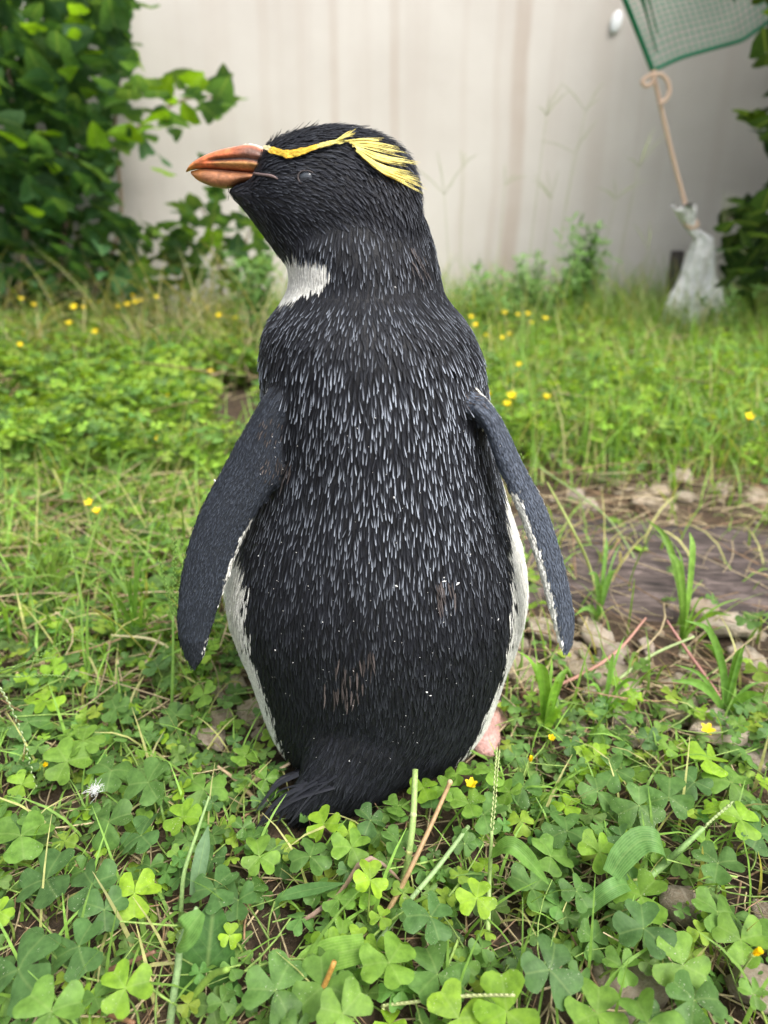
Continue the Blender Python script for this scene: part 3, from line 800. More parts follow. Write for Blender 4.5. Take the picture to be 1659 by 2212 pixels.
for j in range(ny2 - 1):
    a = j * nx2; me_f.append((a, a + nx2, a + nx2 + nt_, a + nt_)); a = j * nx2 + nx2 - 1; me_f.append((a, a + nt_, a + nx2 + nt_, a + nx2))
plank = link('wooden_plank', mesh('wooden_plank', me_v, me_f, M_plank), loc=(0.10, 0.955, -0.010))
plank.rotation_euler = (0, math.radians(.5), ang)
tag(plank, 'dark weathered wooden plank half buried in the soil among pale stones', 'plank')

def ico(sub=3):
    import bmesh
    bm = bmesh.new(); bmesh.ops.create_icosphere(bm, subdivisions=sub, radius=1)
    V = np.array([v.co[:] for v in bm.verts]); Fc = np.array([[v.index for v in f.verts] for f in bm.faces]); bm.free(); return V, Fc
ICO = ico(3); ICO2 = ico(2)
def stone_mesh(seed, src=ICO):
    V = src[0].copy(); r = np.random.default_rng(seed)
    for _ in range(13):      # knock flat facets off the pebble
        n_ = r.normal(0, 1, 3); n_ /= np.linalg.norm(n_); dlt = r.uniform(.48, .78)
        dd = V @ n_ - dlt; V -= np.where(dd > 0, dd, 0)[:, None] * n_ * .97
    off = r.uniform(0, 50, 3)
    for i in range(len(V)):
        q = Vector(V[i] + off); V[i] *= 1 + .26 * noise.noise(q * 1.6) + .20 * noise.noise(q * 4.2) + .11 * noise.noise(q * 9)
    return mesh('stone', V, src[1], M_stone)
stone_meshes = [stone_mesh(i) for i in range(7)]
def stone(vx, vy, wv, hv, label, group, tint=None, i=0):
    g = G(vx, vy + hv * .35); dist = math.hypot(g[1], CAM_H - g[2]); wd = wv / F * dist * .66
    o = link('stone', stone_meshes[i % 7], loc=g + np.array([0, wd * .25, wd * .34]))
    r = random.uniform(.75, 1.1)
    o.scale = (wd, wd * r, max(wd * .55, min(wd * .9, hv / F * dist * .62)))
    o.rotation_euler = (random.uniform(-.3, .3), random.uniform(-.3, .3), random.uniform(0, 6.3))
    k = random.uniform(.85, 1.15); t = tint or (k, k * random.uniform(.94, 1), k * random.uniform(.86, 1)); o.color = (*t, 1)
    if group:
        sz = 'large' if wd > .021 else ('small' if wd < .0125 else 'middle-sized')
        label, group = sz + ' ' + label, sz + ' ' + group
    return tag(o, label, 'stone', group)
far_st = [(1403, 1098, 92, 48), (1239, 1068, 42, 48), (1273, 1090, 40, 40), (1222, 1004, 48, 24), (1272, 950, 30, 26), (1300, 955, 40, 30), (1491, 978, 40, 30), (1409, 1003, 62, 22), (1477, 1035, 52, 26), (1555, 1060, 44, 32), (1637, 1079, 48, 38), (1350, 1012, 30, 18), (1330, 935, 34, 22), (1590, 1015, 30, 18), (1190, 985, 30, 20)]
for i, q in enumerate(far_st): stone(*q, 'pale rubble stone lying beyond the dark plank at the edge of the grass', 'stones beyond the plank', i=i)
near_st = [(1167, 1360, 72, 52), (1293, 1374, 66, 58), (1140, 1467, 98, 62), (1263, 1467, 88, 58), (1339, 1486, 98, 66), (1446, 1540, 72, 52), (1339, 1555, 70, 36), (1377, 1605, 44, 24), (1541, 1578, 98, 48), (1614, 1433, 88, 58), (1522, 1336, 68, 28), (1572, 1364, 98, 44), (1320, 1425, 76, 46), (1636, 1640, 60, 40), (1200, 1530, 60, 36), (1225, 1420, 40, 26), (1480, 1480, 46, 30), (1120, 1400, 40, 30), (1390, 1440, 40, 26), (1650, 1530, 50, 36)]
for i, q in enumerate(near_st): stone(*q, 'tan limestone rubble stone between the dark plank and the clover', 'stones in front of the plank', i=i + 2)
tag(stone(1293, 1512, 56, 48, 'a', None, (1.35, 1.38, 1.4), 5), 'whitish chalky stone lying on the tan rubble beside the penguin').pop('group', None)
tag(stone(1508, 1252, 30, 20, 'a', None, (1.5, 1.5, 1.45), 1), 'small white pebble lying on the dark plank').pop('group', None)
tag(stone(1544, 1227, 30, 27, 'a', None, (1.15, .95, .7), 3), 'small round tan pebble lying on the dark plank').pop('group', None)
for i, q in enumerate([(480, 1394, 52, 52), (527, 1423, 34, 24), (487, 1501, 60, 34), (544, 1540, 70, 38), (472, 1560, 52, 38), (456, 1600, 72, 44), (440, 1470, 34, 20), (560, 1590, 40, 26)]):
    stone(*q, 'pale rough stone lying below the hanging flipper with the pale lining', 'stones below the flipper', i=i + 1)
for i, q in enumerate([(1481, 1951, 80, 92), (1645, 1965, 50, 56), (1631, 2143, 110, 90), (1352, 2160, 120, 60)]):
    stone(*q, 'speckled grey-brown stone half hidden under clover leaves', 'stones under the clover', (.8, .76, .72), i=i + 3)
for i in range(46):
    x_, y_ = (random.uniform(1130, 1659), random.uniform(1345, 1600)) if i % 3 else (random.uniform(1190, 1659), random.uniform(940, 1090))
    w_ = random.uniform(16, 46)
    stone(x_, y_, w_, w_ * .62, 'tan limestone rubble stone between the dark plank and the clover' if i % 3 else 'pale rubble stone lying beyond the dark plank at the edge of the grass', 'stones in front of the plank' if i % 3 else 'stones beyond the plank', i=i)
# gravel crumbs
n_g = 900
gx = rng.uniform(-.9, 1.0, n_g); gy = rng.uniform(.3, 1.5, n_g)
k = (gx > .08) & (gy > .55) | (rng.random(n_g) < .35); gx, gy = gx[k], gy[k]
sc_ = rng.uniform(.0015, .007, len(gx))
v, f, uv, c = scatter(ICO2[0], ICO2[1][:, ::1], np.zeros((len(ICO2[0]), 2)), euler_mats(*rng.uniform(0, 6, (3, len(gx)))), np.stack([gx, gy, gz(gx, gy) + sc_ * .3], -1), np.stack([sc_, sc_ * .8, sc_ * .7], -1), np.array([.38, .31, .23]) * rng.uniform(.5, 1.4, (len(gx), 1)))
tag(link('gravel', mesh('gravel', v, f, M_stemA, uv=uv, col=c)), 'loose tan gravel crumbs strewn over the bare soil', kind='stuff')

# ------------------------------------------------------------------ clover
def leaflet_template(rowsn=4, cols=(-1, -.93, -.74, -.4, 0, .4, .74, .93, 1), fold=.28, droop=.22, notch=.20, wid=.56, wave=0.0):
    V, UV = [], []
    for u in cols:
        a = abs(u)
        top = (.70 + .30 * math.sqrt(max(0, 1 - ((a - .5) / .5) ** 2))) if a > .5 else 1 - notch * (1 - a / .5) ** 1.6
        bot = .68 * a ** 1.45
        for r in range(rowsn + 1):
            y = bot + (top - bot) * r / rowsn
            z = fold * (a * wid) * (.4 + .6 * y) - droop * y * y + wave * math.sin(6 * y + 4 * u)
            V.append((u * wid, y, z)); UV.append((.5 + .5 * u, y))
    n = rowsn + 1; Fc = [(c * n + r, (c + 1) * n + r, (c + 1) * n + r + 1, c * n + r + 1) for c in range(len(cols) - 1) for r in range(rowsn)]
    return np.array(V), np.array(Fc), np.array(UV)
LEAFS = [leaflet_template(fold=f_, droop=d_, notch=n_, wid=w_, wave=wv_) for f_, d_, n_, w_, wv_ in ((.30, .22, .15, .62, .03), (.12, .12, .13, .66, .04), (.60, .32, .16, .60, .02), (-.15, .38, .14, .64, .04), (.9, .15, .16, .54, 0))]
leaf_meshes = [mesh('leaflet', *t[:2], M_leaf, uv=t[2]) for t in LEAFS]
DARKS = [(.088, .190, .044), (.100, .210, .046), (.076, .168, .046), (.130, .260, .044), (.155, .295, .040)]
LIMES = [(.22, .39, .028), (.25, .42, .03), (.19, .35, .03)]
stem_v, stem_f = tube(np.array([(0, 0, 0), (.10, .0, .35), (.06, 0, .75), (0, 0, 1)]), [.035, .028, .022, .018], 5, 8)
stem_mesh = mesh('stem', stem_v, stem_f, M_stem)

def clover(base, top, size, colr, label, group, tilt=None, openn=1.0, mi=None):
    e = empty('clover_sprig', base, label, 'clover', group)
    dv = np.array(top) - np.array(base); h = np.linalg.norm(dv)
    st = link('stem', stem_mesh, e); q = Vector(dv).to_track_quat('Z', 'X'); st.rotation_mode = 'QUATERNION'; st.rotation_quaternion = q
    st.scale = (.032 * 1, .032, h); st.color = (.26, .36, .08, 1)
    a0 = random.uniform(0, 6.28)
    tl = tilt if tilt is not None else (random.uniform(-.4, .25), random.uniform(-.3, .3))
    Mt = Matrix.Rotation(tl[0], 3, 'X') @ Matrix.Rotation(tl[1], 3, 'Y')
    for k in range(3):
        m_ = leaf_meshes[mi if mi is not None else random.choice((0, 0, 1, 1, 3, 2))]
        lf = link('leaflet', m_, e, loc=dv)
        Rm = Mt @ Matrix.Rotation(a0 + k * 2.094 + random.uniform(-.15, .15), 3, 'Z') @ Matrix.Rotation(random.uniform(-.05, .25) * openn, 3, 'X')
        lf.rotation_euler = Rm.to_euler(); s_ = size * random.uniform(.9, 1.08); lf.scale = (s_, s_, s_)
        kk = random.uniform(.85, 1.2); lf.color = (colr[0] * kk, colr[1] * kk, colr[2] * kk, 1)
    return e

LANDMARKS = [(G(905, 1800), 'by the pale cut stem'), (G(1062, 1900), 'by the tall braided seed stalk'), (G(1440, 1860), 'by the slanting stalk with the folded blade'), (G(1050, 1630), 'by the pink foot'), (G(1300, 1560), 'before the tan stones'),
             (G(610, 1790), 'by the tail feathers'), (G(740, 1930), 'by the curled withered leaf'), (G(440, 2110), 'by the large heart-shaped leaf'), (G(205, 1706), 'around the white fluff'), (G(410, 1850), 'by the slim stalk with the grey-green blade'), (G(480, 1480), 'by the pale stones below the flipper'),
             (G(90, 1440), 'under the braided grass spikes'), (G(1627, 2062), 'by the half closed yellow bud'), (G(960, 2155), 'under the level pale seed head'), (G(230, 2090), 'by the brown twig on bare soil'), (G(374, 1565), 'by the forked grass spikes'), (G(1560, 1560), 'by the straggling wide-bladed shoot')]
def clover_label(x, y, size, kind, ci):
    lm = min(LANDMARKS, key=lambda q: (q[0][0] - x) ** 2 + (q[0][1] - y) ** 2)[1]
    sz = 'small' if size < .0098 else ('large' if size > .0130 else 'medium-sized')
    sh = 'lime young' if kind else ('light green' if ci >= 3 else 'dark green')
    return f'{sz} {sh} clover sprig {lm}', f'{sz} {sh} clover sprigs {lm}'
heroes = [(1187, 2095, 64, 0), (945, 2105, 66, 0), (1150, 1920, 58, 0), (1385, 1935, 58, 0), (1390, 2005, 60, 0), (1475, 2085, 58, 0), (1295, 1840, 44, 1), (1290, 1710, 42, 0), (1030, 1940, 44, 1), (1550, 1865, 52, 0), (1380, 1740, 50, 0), (1225, 1795, 50, 0), (930, 1980, 56, 0), (1550, 1970, 54, 0), (1580, 1690, 52, 0), (1445, 1722, 52, 0), (1095, 2185, 66, 1), (1045, 1760, 54, 0), (1245, 1925, 42, 0), (1330, 1665, 44, 0), (1500, 1690, 40, 0), (1130, 1700, 40, 0), (1190, 1850, 46, 0),
          (320, 1690, 54, 0), (240, 1665, 50, 0), (100, 1900, 64, 0), (395, 1765, 42, 1), (290, 1930, 50, 1), (170, 2045, 54, 0), (225, 1965, 46, 0), (270, 2135, 50, 1), (45, 1805, 60, 0), (145, 1645, 50, 0), (235, 1775, 52, 0), (200, 1910, 54, 0), (515, 1945, 44, 0), (440, 1705, 50, 0), (40, 2095, 70, 0), (800, 1900, 44, 1), (595, 2140, 66, 0), (110, 2185, 60, 0), (305, 1805, 48, 0), (465, 1920, 50, 0), (700, 1780, 40, 1), (670, 1850, 46, 0), (760, 1830, 46, 0), (560, 1850, 44, 0), (100, 1515, 36, 1), (60, 1560, 46, 0), (250, 1530, 36, 0), (380, 1545, 36, 0), (180, 1600, 44, 0), (340, 1440, 36, 0), (440, 1500, 34, 0), (1500, 2160, 54, 0), (1600, 2030, 52, 0), (1640, 1800, 50, 0), (860, 1820, 40, 0), (930, 1720, 40, 0), (1600, 1770, 46, 1), (1530, 1640, 46, 1), (840, 2080, 60, 0), (700, 2130, 64, 0), (740, 2190, 60, 0), (990, 2200, 60, 1), (1290, 2190, 60, 0), (1400, 2210, 60, 0), (985, 1672, 36, 0), (915, 1702, 36, 1), (1012, 1735, 42, 0), (960, 1705, 36, 0), (1060, 1668, 36, 0), (860, 1740, 38, 0), (800, 1772, 38, 0)]
n_ind = 0
used = []
for (x, y, sv, kind) in heroes:
    if 500 < x < 700 and y < 1835: continue
    hgt = random.uniform(.035, .055); t = G(x, y, hgt); dist = np.linalg.norm(t - np.array([0, 0, CAM_H])); size = sv / F * dist * .86
    b = np.array([t[0] + random.uniform(-.012, .012), t[1] + random.uniform(-.005, .02), 0]); b[2] = gz(b[0], b[1])
    ci = random.randrange(3 if kind else 5); lab = clover_label(t[0], t[1], size, kind, ci)
    clover(b, t, size, (LIMES if kind else DARKS)[ci], *lab, tilt=(random.uniform(0, .55), random.uniform(-.35, .35)), openn=.9, mi=None)
    used.append((t[0], t[1], size)); n_ind += 1

def in_penguin(x, y): return ((x - .005) / .112) ** 2 + ((y - .535) / .098) ** 2 < 1 or (((x + .02) / .07) ** 2 + ((y - .455) / .035) ** 2 < 1) or (((x + .075) / .05) ** 2 + ((y - .418) / .022) ** 2 < 1)
def bare(x, y):
    """share of ground left open"""
    if x > .11 and .57 < y < 1.30: return .93
    if x < -.06 and x > -.17 and .52 < y < .68: return .75
    if -.17 < x < -.05 and .27 < y < .36: return .6
    if x > .15 and y < .30: return .5
    return 0.0
tries = 0
while n_ind < 300 and tries < 20000:
    tries += 1
    y = random.uniform(.255, .66); x = random.uniform(-.60, .60) * (.35 + y)
    if abs(x) > .30 * 1.0 + .55 * (y - .25) or in_penguin(x, y) or random.random() < bare(x, y): continue
    size = random.uniform(.0075, .0130); hgt = random.uniform(.014, .042)
    if any((x - a) ** 2 + (y - b) ** 2 < (.45 * (size + s_)) ** 2 for a, b, s_ in used): continue
    used.append((x, y, size))
    z0 = float(gz(x, y)); kind = random.random() < .16
    bx = x + random.uniform(-.012, .012); by = y + random.uniform(-.01, .012)
    ci = random.randrange(3 if kind else 5); lab = clover_label(x, y, size, kind, ci)
    clover((bx, by, gz(bx, by)), (x, y, z0 + hgt), size, (LIMES if kind else DARKS)[ci], *lab, tilt=(random.uniform(-.25, .75), random.uniform(-.5, .5)), mi=random.choice((0, 1, 3, 2, 2, 4)) if random.random() < .6 else None)
    n_ind += 1

# leaves past counting: one ground cover
def trefoil_template(leaf):
    V, Fc, UV, o = [], [], [], 0
    for k in range(3):
        a = k * 2.094; Rm = np.array([[math.cos(a), -math.sin(a), 0], [math.sin(a), math.cos(a), 0], [0, 0, 1]])
        V.append(leaf[0] @ Rm.T); Fc.append(leaf[1] + o); UV.append(leaf[2]); o += len(leaf[0])
    return np.vstack(V), np.vstack(Fc), np.vstack(UV)
TREF = [trefoil_template(l) for l in LEAFS[:4]]
lowleaf = [leaflet_template(2, (-1, 0, 1), f_, d_, .18, .56) for f_, d_ in ((.3, .2), (-.1, .3), (.6, .1))]
TREF_LOW = [trefoil_template(l) for l in lowleaf]
def greens(n, lime=.35, dark=1.0):
    base = np.where(rng.random((n, 1)) < lime, np.array([.23, .38, .045]), np.array([.11, .22, .05]))
    return base * rng.uniform(.65, 1.35, (n, 1)) * dark * rng.uniform(.9, 1.1, (n, 3))
def patch_noise(x, y, s, o=0.0): return np.array([noise.noise(Vector((a * s + o, b * s, 3.3))) for a, b in zip(x, y)])
def cover(n, xr, yr, hr, sr, temps, lime, cond, tilt=.45):
    x = rng.uniform(*xr, n); y = rng.uniform(*yr, n)
    k = cond(x, y); x, y = x[k], y[k]; m = len(x); ch = []
    pk = rng.integers(len(temps), size=m); h = rng.uniform(*hr, m); sc = rng.uniform(*sr, m)
    M = euler_mats(rng.uniform(-tilt * .4, tilt, m), rng.uniform(-tilt, tilt, m), rng.uniform(0, 6.28, m))
    z = gz(x, y) + h
    for i, t in enumerate(temps):
        q = pk == i
        ch.append(scatter(t[0], t[1], t[2], M[q], np.stack([x, y, z], -1)[q], sc[q][:, None], greens(int(q.sum()), lime)))
    return ch
vb = np.vectorize(bare, otypes=[float]); vp = np.vectorize(in_penguin, otypes=[bool])
def cond_near(x, y): return (np.abs(x) < .34 + .6 * (y - .2)) & ~vp(x, y) & (rng.random(len(x)) > vb(x, y)) & (patch_noise(x, y, 14) > -.25)
chunks = cover(3900, (-.8, .8), (.22, .70), (.005, .036), (.0055, .0110), TREF, .22, cond_near)
def cond_mid(x, y): return (np.abs(x) < .40 + .70 * y) & ~vp(x, y) & (rng.random(len(x)) > vb(x, y)) & (patch_noise(x, y, 9, 5) > -.12 - .25 * (y > 1.0))
chunks += cover(6400, (-1.35, 1.35), (.60, 1.30), (.008, .055), (.008, .015), TREF[:3], .40, cond_mid)
def cond_far(x, y): return (np.abs(x) < .45 + .72 * y) & ((x < .15 + .1 * y) | (rng.random(len(x)) < .38)) & (rng.random(len(x)) > vb(x, y)) & (patch_noise(x, y, 4, 9) > -.3)
chunks += cover(60000, (-2.5, 2.5), (1.2, 2.85), (.02, .13), (.013, .022), TREF_LOW, .55, cond_far, .6)
v, f, uv, c = merge(chunks)
tag(link('clover_ground_cover', mesh('clover_ground_cover', v, f, M_leafA, uv=uv, col=c)), 'mass of small green clover leaves covering the soil up to the wall', kind='stuff')

# ------------------------------------------------------------------ grass and straw
def blades(n, xr, yr, lr, wr, cond, colf, lean=.6, seg=5, lift=0.0):
    x = rng.uniform(*xr, n); y = rng.uniform(*yr, n); k = cond(x, y); x, y = x[k], y[k]; m = len(x)
    ln = rng.uniform(*lr, m); wd = rng.uniform(*wr, m); az = rng.uniform(0, 6.28, m); cv = rng.uniform(.15, 1.0, m) * lean
    dirh = np.stack([np.cos(az), np.sin(az), np.zeros(m)], -1); side = np.stack([-np.sin(az), np.cos(az), np.zeros(m)], -1)
    tw = rng.uniform(-.9, .9, m)
    side = side * np.cos(tw)[:, None] + np.array([0, 0, 1]) * np.sin(tw)[:, None] * .6
    V = np.empty((m, (seg + 1) * 2, 3)); UV = np.empty(((seg + 1) * 2, 2)); th = np.zeros(m) + rng.uniform(0, .5, m); p = np.stack([x, y, gz(x, y) + lift], -1)
    for i in range(seg + 1):
        wv_ = wd * (1 - (i / seg) ** 2.2) + .0002
        V[:, 2 * i] = p - side * wv_[:, None]; V[:, 2 * i + 1] = p + side * wv_[:, None]; UV[2 * i] = (0, i / seg); UV[2 * i + 1] = (1, i / seg)
        st_ = ln / seg; p = p + dirh * (np.sin(th) * st_)[:, None] + np.array([0, 0, 1]) * (np.cos(th) * st_)[:, None]; th = th + cv * 1.6 / seg * 1.5
    tf_ = np.array([(2 * i, 2 * i + 1, 2 * i + 3, 2 * i + 2) for i in range(seg)])
    Fc = (tf_[None] + (np.arange(m) * (seg + 1) * 2)[:, None, None]).reshape(-1, 4)
    return V.reshape(-1, 3), Fc, np.tile(UV, (m, 1)), np.repeat(colf(m), (seg + 1) * 2, axis=0)
def gcol(m): return np.where(rng.random((m, 1)) < .25, np.array([.42, .42, .17]), np.array([.19, .36, .06])) * rng.uniform(.7, 1.4, (m, 1))
def scol(m): return np.where(rng.random((m, 1)) < .3, np.array([.30, .19, .11]), np.array([.46, .37, .22])) * rng.uniform(.5, 1.25, (m, 1))
inside = lambda x, y: (np.abs(x) < .3 + .64 * y) & ~vp(x, y)
ch = [blades(2600, (-2.0, 2.1), (1.25, 2.8), (.06, .20), (.0012, .003), lambda x, y: inside(x, y) & ((x > .25) | (rng.random(len(x)) < .25)), gcol),
      blades(11000, (.05, 2.1), (1.25, 2.85), (.07, .24), (.0009, .0024), lambda x, y: inside(x, y), gcol, .8),
      blades(5200, (.05, 1.9), (2.25, 2.86), (.16, .36), (.0010, .0026), inside, lambda m: np.where(rng.random((m, 1)) < .35, np.array([.40, .42, .19]), np.array([.17, .31, .07])) * rng.uniform(.7, 1.25, (m, 1)), .9, 6),
      blades(2200, (-.6, .1), (2.3, 2.86), (.10, .24), (.0010, .0026), inside, gcol, .9),
      blades(1700, (-1.9, -.3), (1.9, 2.7), (.2, .5), (.0015, .003), lambda x, y: inside(x, y), lambda m: np.where(rng.random((m, 1)) < .6, np.array([.34, .31, .16]), np.array([.13, .24, .05])) * rng.uniform(.6, 1.2, (m, 1)), 1.3, 8),
      blades(3000, (-1.1, 1.1), (.62, 1.35), (.04, .13), (.001, .0026), lambda x, y: inside(x, y) & (rng.random(len(x)) > .7 * vb(x, y)), gcol, .9),
      blades(2600, (-1.1, -.08), (.66, 1.5), (.05, .16), (.0009, .0024), inside, gcol, .9),
      blades(1000, (-.5, .5), (.24, .62), (.03, .09), (.0006, .0018), lambda x, y: inside(x, y), gcol, 1.0)]
v, f, uv, c = merge(ch)
tag(link('grass', mesh('grass', v, f, M_bladeA, uv=uv, col=c)), 'thin green and straw coloured grass growing through the clover', kind='stuff')

def straw(n, xr, yr, lr, rr, cond, colf, zmax=.02):
    x = rng.uniform(*xr, n); y = rng.uniform(*yr, n); k = cond(x, y); x, y = x[k], y[k]; m = len(x)
    ln = rng.uniform(*lr, m); r_ = rng.uniform(*rr, m); az = rng.uniform(0, 6.28, m); pit = rng.normal(0, .16, m); bend = rng.normal(0, .5, m)
    seg, nn = 4, 4; V = np.empty((m, (seg + 1) * nn, 3))
    p = np.stack([x, y, gz(x, y) + rng.uniform(.001, zmax, m)], -1)
    for i in range(seg + 1):
        a = az + bend * i / seg; dh = np.stack([np.cos(a) * np.cos(pit), np.sin(a) * np.cos(pit), np.sin(pit)], -1)
        sd_ = np.stack([-np.sin(a), np.cos(a), np.zeros(m)], -1); up_ = np.array([0, 0, 1.])
        rr_ = r_ * (1 - .5 * i / seg)
        for q in range(nn):
            t = 2 * math.pi * q / nn; V[:, i * nn + q] = p + sd_ * (rr_ * math.cos(t))[:, None] + up_ * (rr_ * math.sin(t))[:, None]
        p = p + dh * (ln / seg)[:, None]
    tf_ = np.array([(i * nn + q, i * nn + (q + 1) % nn, (i + 1) * nn + (q + 1) % nn, (i + 1) * nn + q) for i in range(seg) for q in range(nn)])
    Fc = (tf_[None] + (np.arange(m) * (seg + 1) * nn)[:, None, None]).reshape(-1, 4)
    return V.reshape(-1, 3), Fc, np.zeros((len(V.reshape(-1, 3)), 2)), np.repeat(colf(m), (seg + 1) * nn, axis=0)
ch = [straw(2300, (-.55, .55), (.22, .66), (.02, .08), (.0004, .0012), inside, scol, .014),
      straw(1900, (-1.0, 1.1), (.55, 1.45), (.03, .14), (.0005, .0015), lambda x, y: inside(x, y) & ~((x > .08) & (np.abs(y - .95 + .12 * (x - .1)) < .17) & (rng.random(len(x)) < .72)), scol, .03),
      straw(260, (.1, 1.0), (.7, 1.25), (.05, .2), (.0006, .0014), inside, scol, .05),
      straw(900, (-1.0, -.12), (.6, 1.3), (.04, .13), (.0006, .0014), inside, scol, .06),
      straw(700, (-1.5, 1.8), (1.4, 2.6), (.06, .2), (.001, .002), inside, scol, .12),
      straw(900, (-.55, .55), (.24, .62), (.02, .08), (.0005, .0012), inside, lambda m: np.array([.20, .30, .07]) * rng.uniform(.7, 1.4, (m, 1)), .03)]
v, f, uv, c = merge(ch)
tag(link('dry_straw', mesh('dry_straw', v, f, M_stemA, uv=uv, col=c)), 'litter of dry tan straw and fine stems lying over the soil', kind='stuff')

# ------------------------------------------------------------------ single stems, blades and leaves one can pick out
def path3(pts, h0, h1):
    """survey points of a stem, first = top (height h1), last = foot (height h0)"""
    n = len(pts); return np.array([G(x, y, h1 + (h0 - h1) * i / (n - 1)) for i, (x, y) in enumerate(pts)])
def stem_thing(name, label, cat, pts, rad, colr, h0=.0, h1=.06, group=None, tipcol=None, part='stalk'):
    w3 = path3(pts, h0, h1); b = w3[-1].copy(); b[2] -= .004
    e = empty(name, b, label, cat, group); w3 = np.vstack([w3, b])
    v, f = tube(w3 - b, rad, 8, 22)
    link(part, mesh(part, v, f, M_stem), e, color=colr)
    return e, w3, b
def add_node(e, p, r, colr):
    v, f = uvsphere(p, (r, r, r * 1.1), 8, 6); link('node', mesh('node', v, f, M_stem), e, color=colr)
def add_blade(e, b, pts3, wid, colr, name='leaf_blade', nrm=(0, -.5, 1), fold=.3, twist=0.0, mat=None):
    v, f, uv = ribbon(np.array(pts3) - b, wid, 14, nrm, fold, 5, twist); return link(name, mesh(name, v, f, mat or M_blade, uv=uv), e, color=colr)
def seed_head(e, b, pts3, r, colr, n=46, name='seed_head'):
    c = resample(pts3, n) - b; parts = []
    for i in range(n):
        t = c[min(i + 1, n - 1)] - c[max(i - 1, 0)]; t /= np.linalg.norm(t) + 1e-9; s_ = np.cross(t, [.2, .9, .3]); s_ /= np.linalg.norm(s_)
        sg = 1 if i % 2 else -1
        parts.append(tube(np.array([c[i] + s_ * sg * r * .2, c[i] + s_ * sg * r + t * r * 1.4, c[i] + s_ * sg * r * .7 + t * r * 3.2]), [r * .35, r * .62, r * .08], 5))
    v, f = join(parts); link(name, mesh(name, v, f, M_stem), e, color=colr)

GRN, PALE, BRN = (.19, .32, .07), (.36, .42, .17), (.30, .17, .08)
e, w3, b = stem_thing('cut_grass_stalk', 'thick pale green stem cut off square, standing in front of the penguin', 'stem', [(897, 1662), (893, 1760), (884, 1840), (872, 1890), (852, 1950)], [.0023, .0025, .0024, .0021, .002], (.27, .38, .12), .0, .085)
add_node(e, w3[1] - b, .0028, (.42, .48, .22)); add_node(e, w3[2] - b, .0027, (.40, .42, .15))
e, w3, b = stem_thing('dry_brown_stalk', 'stiff brown dry stem leaning beside the pale cut stem', 'stem', [(972, 1690), (930, 1785), (890, 1870), (862, 1925), (815, 2010), (765, 2090)], [.0016, .0017, .0018, .0021, .0024, .0024], (.36, .24, .12), .0, .075)
add_node(e, w3[0] - b, .0023, (.46, .36, .20)); add_node(e, w3[3] - b, .0027, (.36, .24, .10))
stem_thing('grass_stalk', 'long straight blue-green grass stem slanting through the clover', 'stem', [(1012, 1785), (940, 1880), (860, 1975), (790, 2075), (730, 2160)], [.0016, .0018, .0019, .002, .002], (.26, .38, .16), .004, .045)
e, w3, b = stem_thing('seeding_grass_stalk', 'tall upright grass stalk with a thin braided seed head over the clover', 'grass', [(1062, 1795), (1060, 1850), (1057, 1905), (1054, 2010), (1050, 2120)], [.0012, .0014, .0017, .0018, .0019], (.30, .42, .14), .0, .085)
seed_head(e, b, [w3[0], G(1068, 1730, .10), G(1072, 1670, .115), G(1076, 1625, .125)], .0011, (.38, .44, .18), 34)
add_blade(e, b, [w3[1], G(1100, 1828, .085), G(1140, 1858, .078), G(1185, 1910, .06)], [.0015, .006, .0055, .0005], (.13, .28, .05), fold=.55)
e, w3, b = stem_thing('grass_stalk', 'slanting grass stalk with one broad folded blade above the clover', 'grass', [(1520, 1788), (1470, 1835), (1440, 1862), (1385, 1910), (1320, 1975)], [.0016, .0024, .0028, .003, .003], (.22, .36, .12), .0, .06)
seed_head(e, b, [w3[0], G(1545, 1765, .063), G(1575, 1740, .066)], .0015, (.30, .38, .16), 18)
add_blade(e, b, [w3[2], G(1425, 1822, .068), G(1385, 1815, .070), G(1345, 1850, .062), G(1320, 1890, .052)], [.002, .0075, .009, .0085, .006], (.12, .27, .07), fold=.12)
add_blade(e, b, [w3[3], G(1330, 1915, .05), G(1270, 1960, .035), G(1235, 2005, .02)], [.003, .006, .005, .0006], (.12, .27, .07), fold=.25)
e, w3, b = stem_thing('grass_stalk', 'slim grass stalk with a grey-green blade standing by the tail feathers', 'grass', [(452, 1720), (425, 1800), (398, 1885), (392, 1950), (390, 2000)], [.0008, .0014, .0016, .0018, .0018], (.24, .36, .13), .0, .085)
add_blade(e, b, [G(420, 1935, .035), G(430, 1880, .05), G(440, 1830, .06), G(450, 1785, .07)], [.0035, .0055, .005, .0004], (.13, .24, .12), fold=.15)
e, w3, b = stem_thing('grass_stalk', 'stout grass stalk with a blunt wide leaf rising over the bare soil', 'grass', [(425, 1960), (392, 2030), (384, 2090), (374, 2160), (365, 2230)], [.0012, .0022, .0024, .0026, .0028], (.24, .36, .16), .0, .07)
add_blade(e, b, [w3[1], G(400, 2020, .075), G(418, 1995, .082), G(436, 1970, .085)], [.004, .0095, .008, .003], (.13, .29, .06), fold=.25)
e, w3, b = stem_thing('bent_green_stalk', 'bright green bent stem with a cut end beside a large heart-shaped leaf', 'stem', [(492, 2094), (460, 2105), (432, 2135), (412, 2170), (392, 2225)], [.0016, .0022, .0023, .0023, .0023], (.22, .36, .06), .0, .07)
e, w3, b = stem_thing('seeding_grass_stalk', 'pale grass seed head lying level over the clover leaves', 'grass', [(1112, 2150), (1040, 2150), (960, 2155), (890, 2165), (830, 2172)], [.0008, .001, .001, .001, .001], (.42, .46, .2), .02, .06)
seed_head(e, b, w3[:5], .0011, (.46, .50, .24), 50)
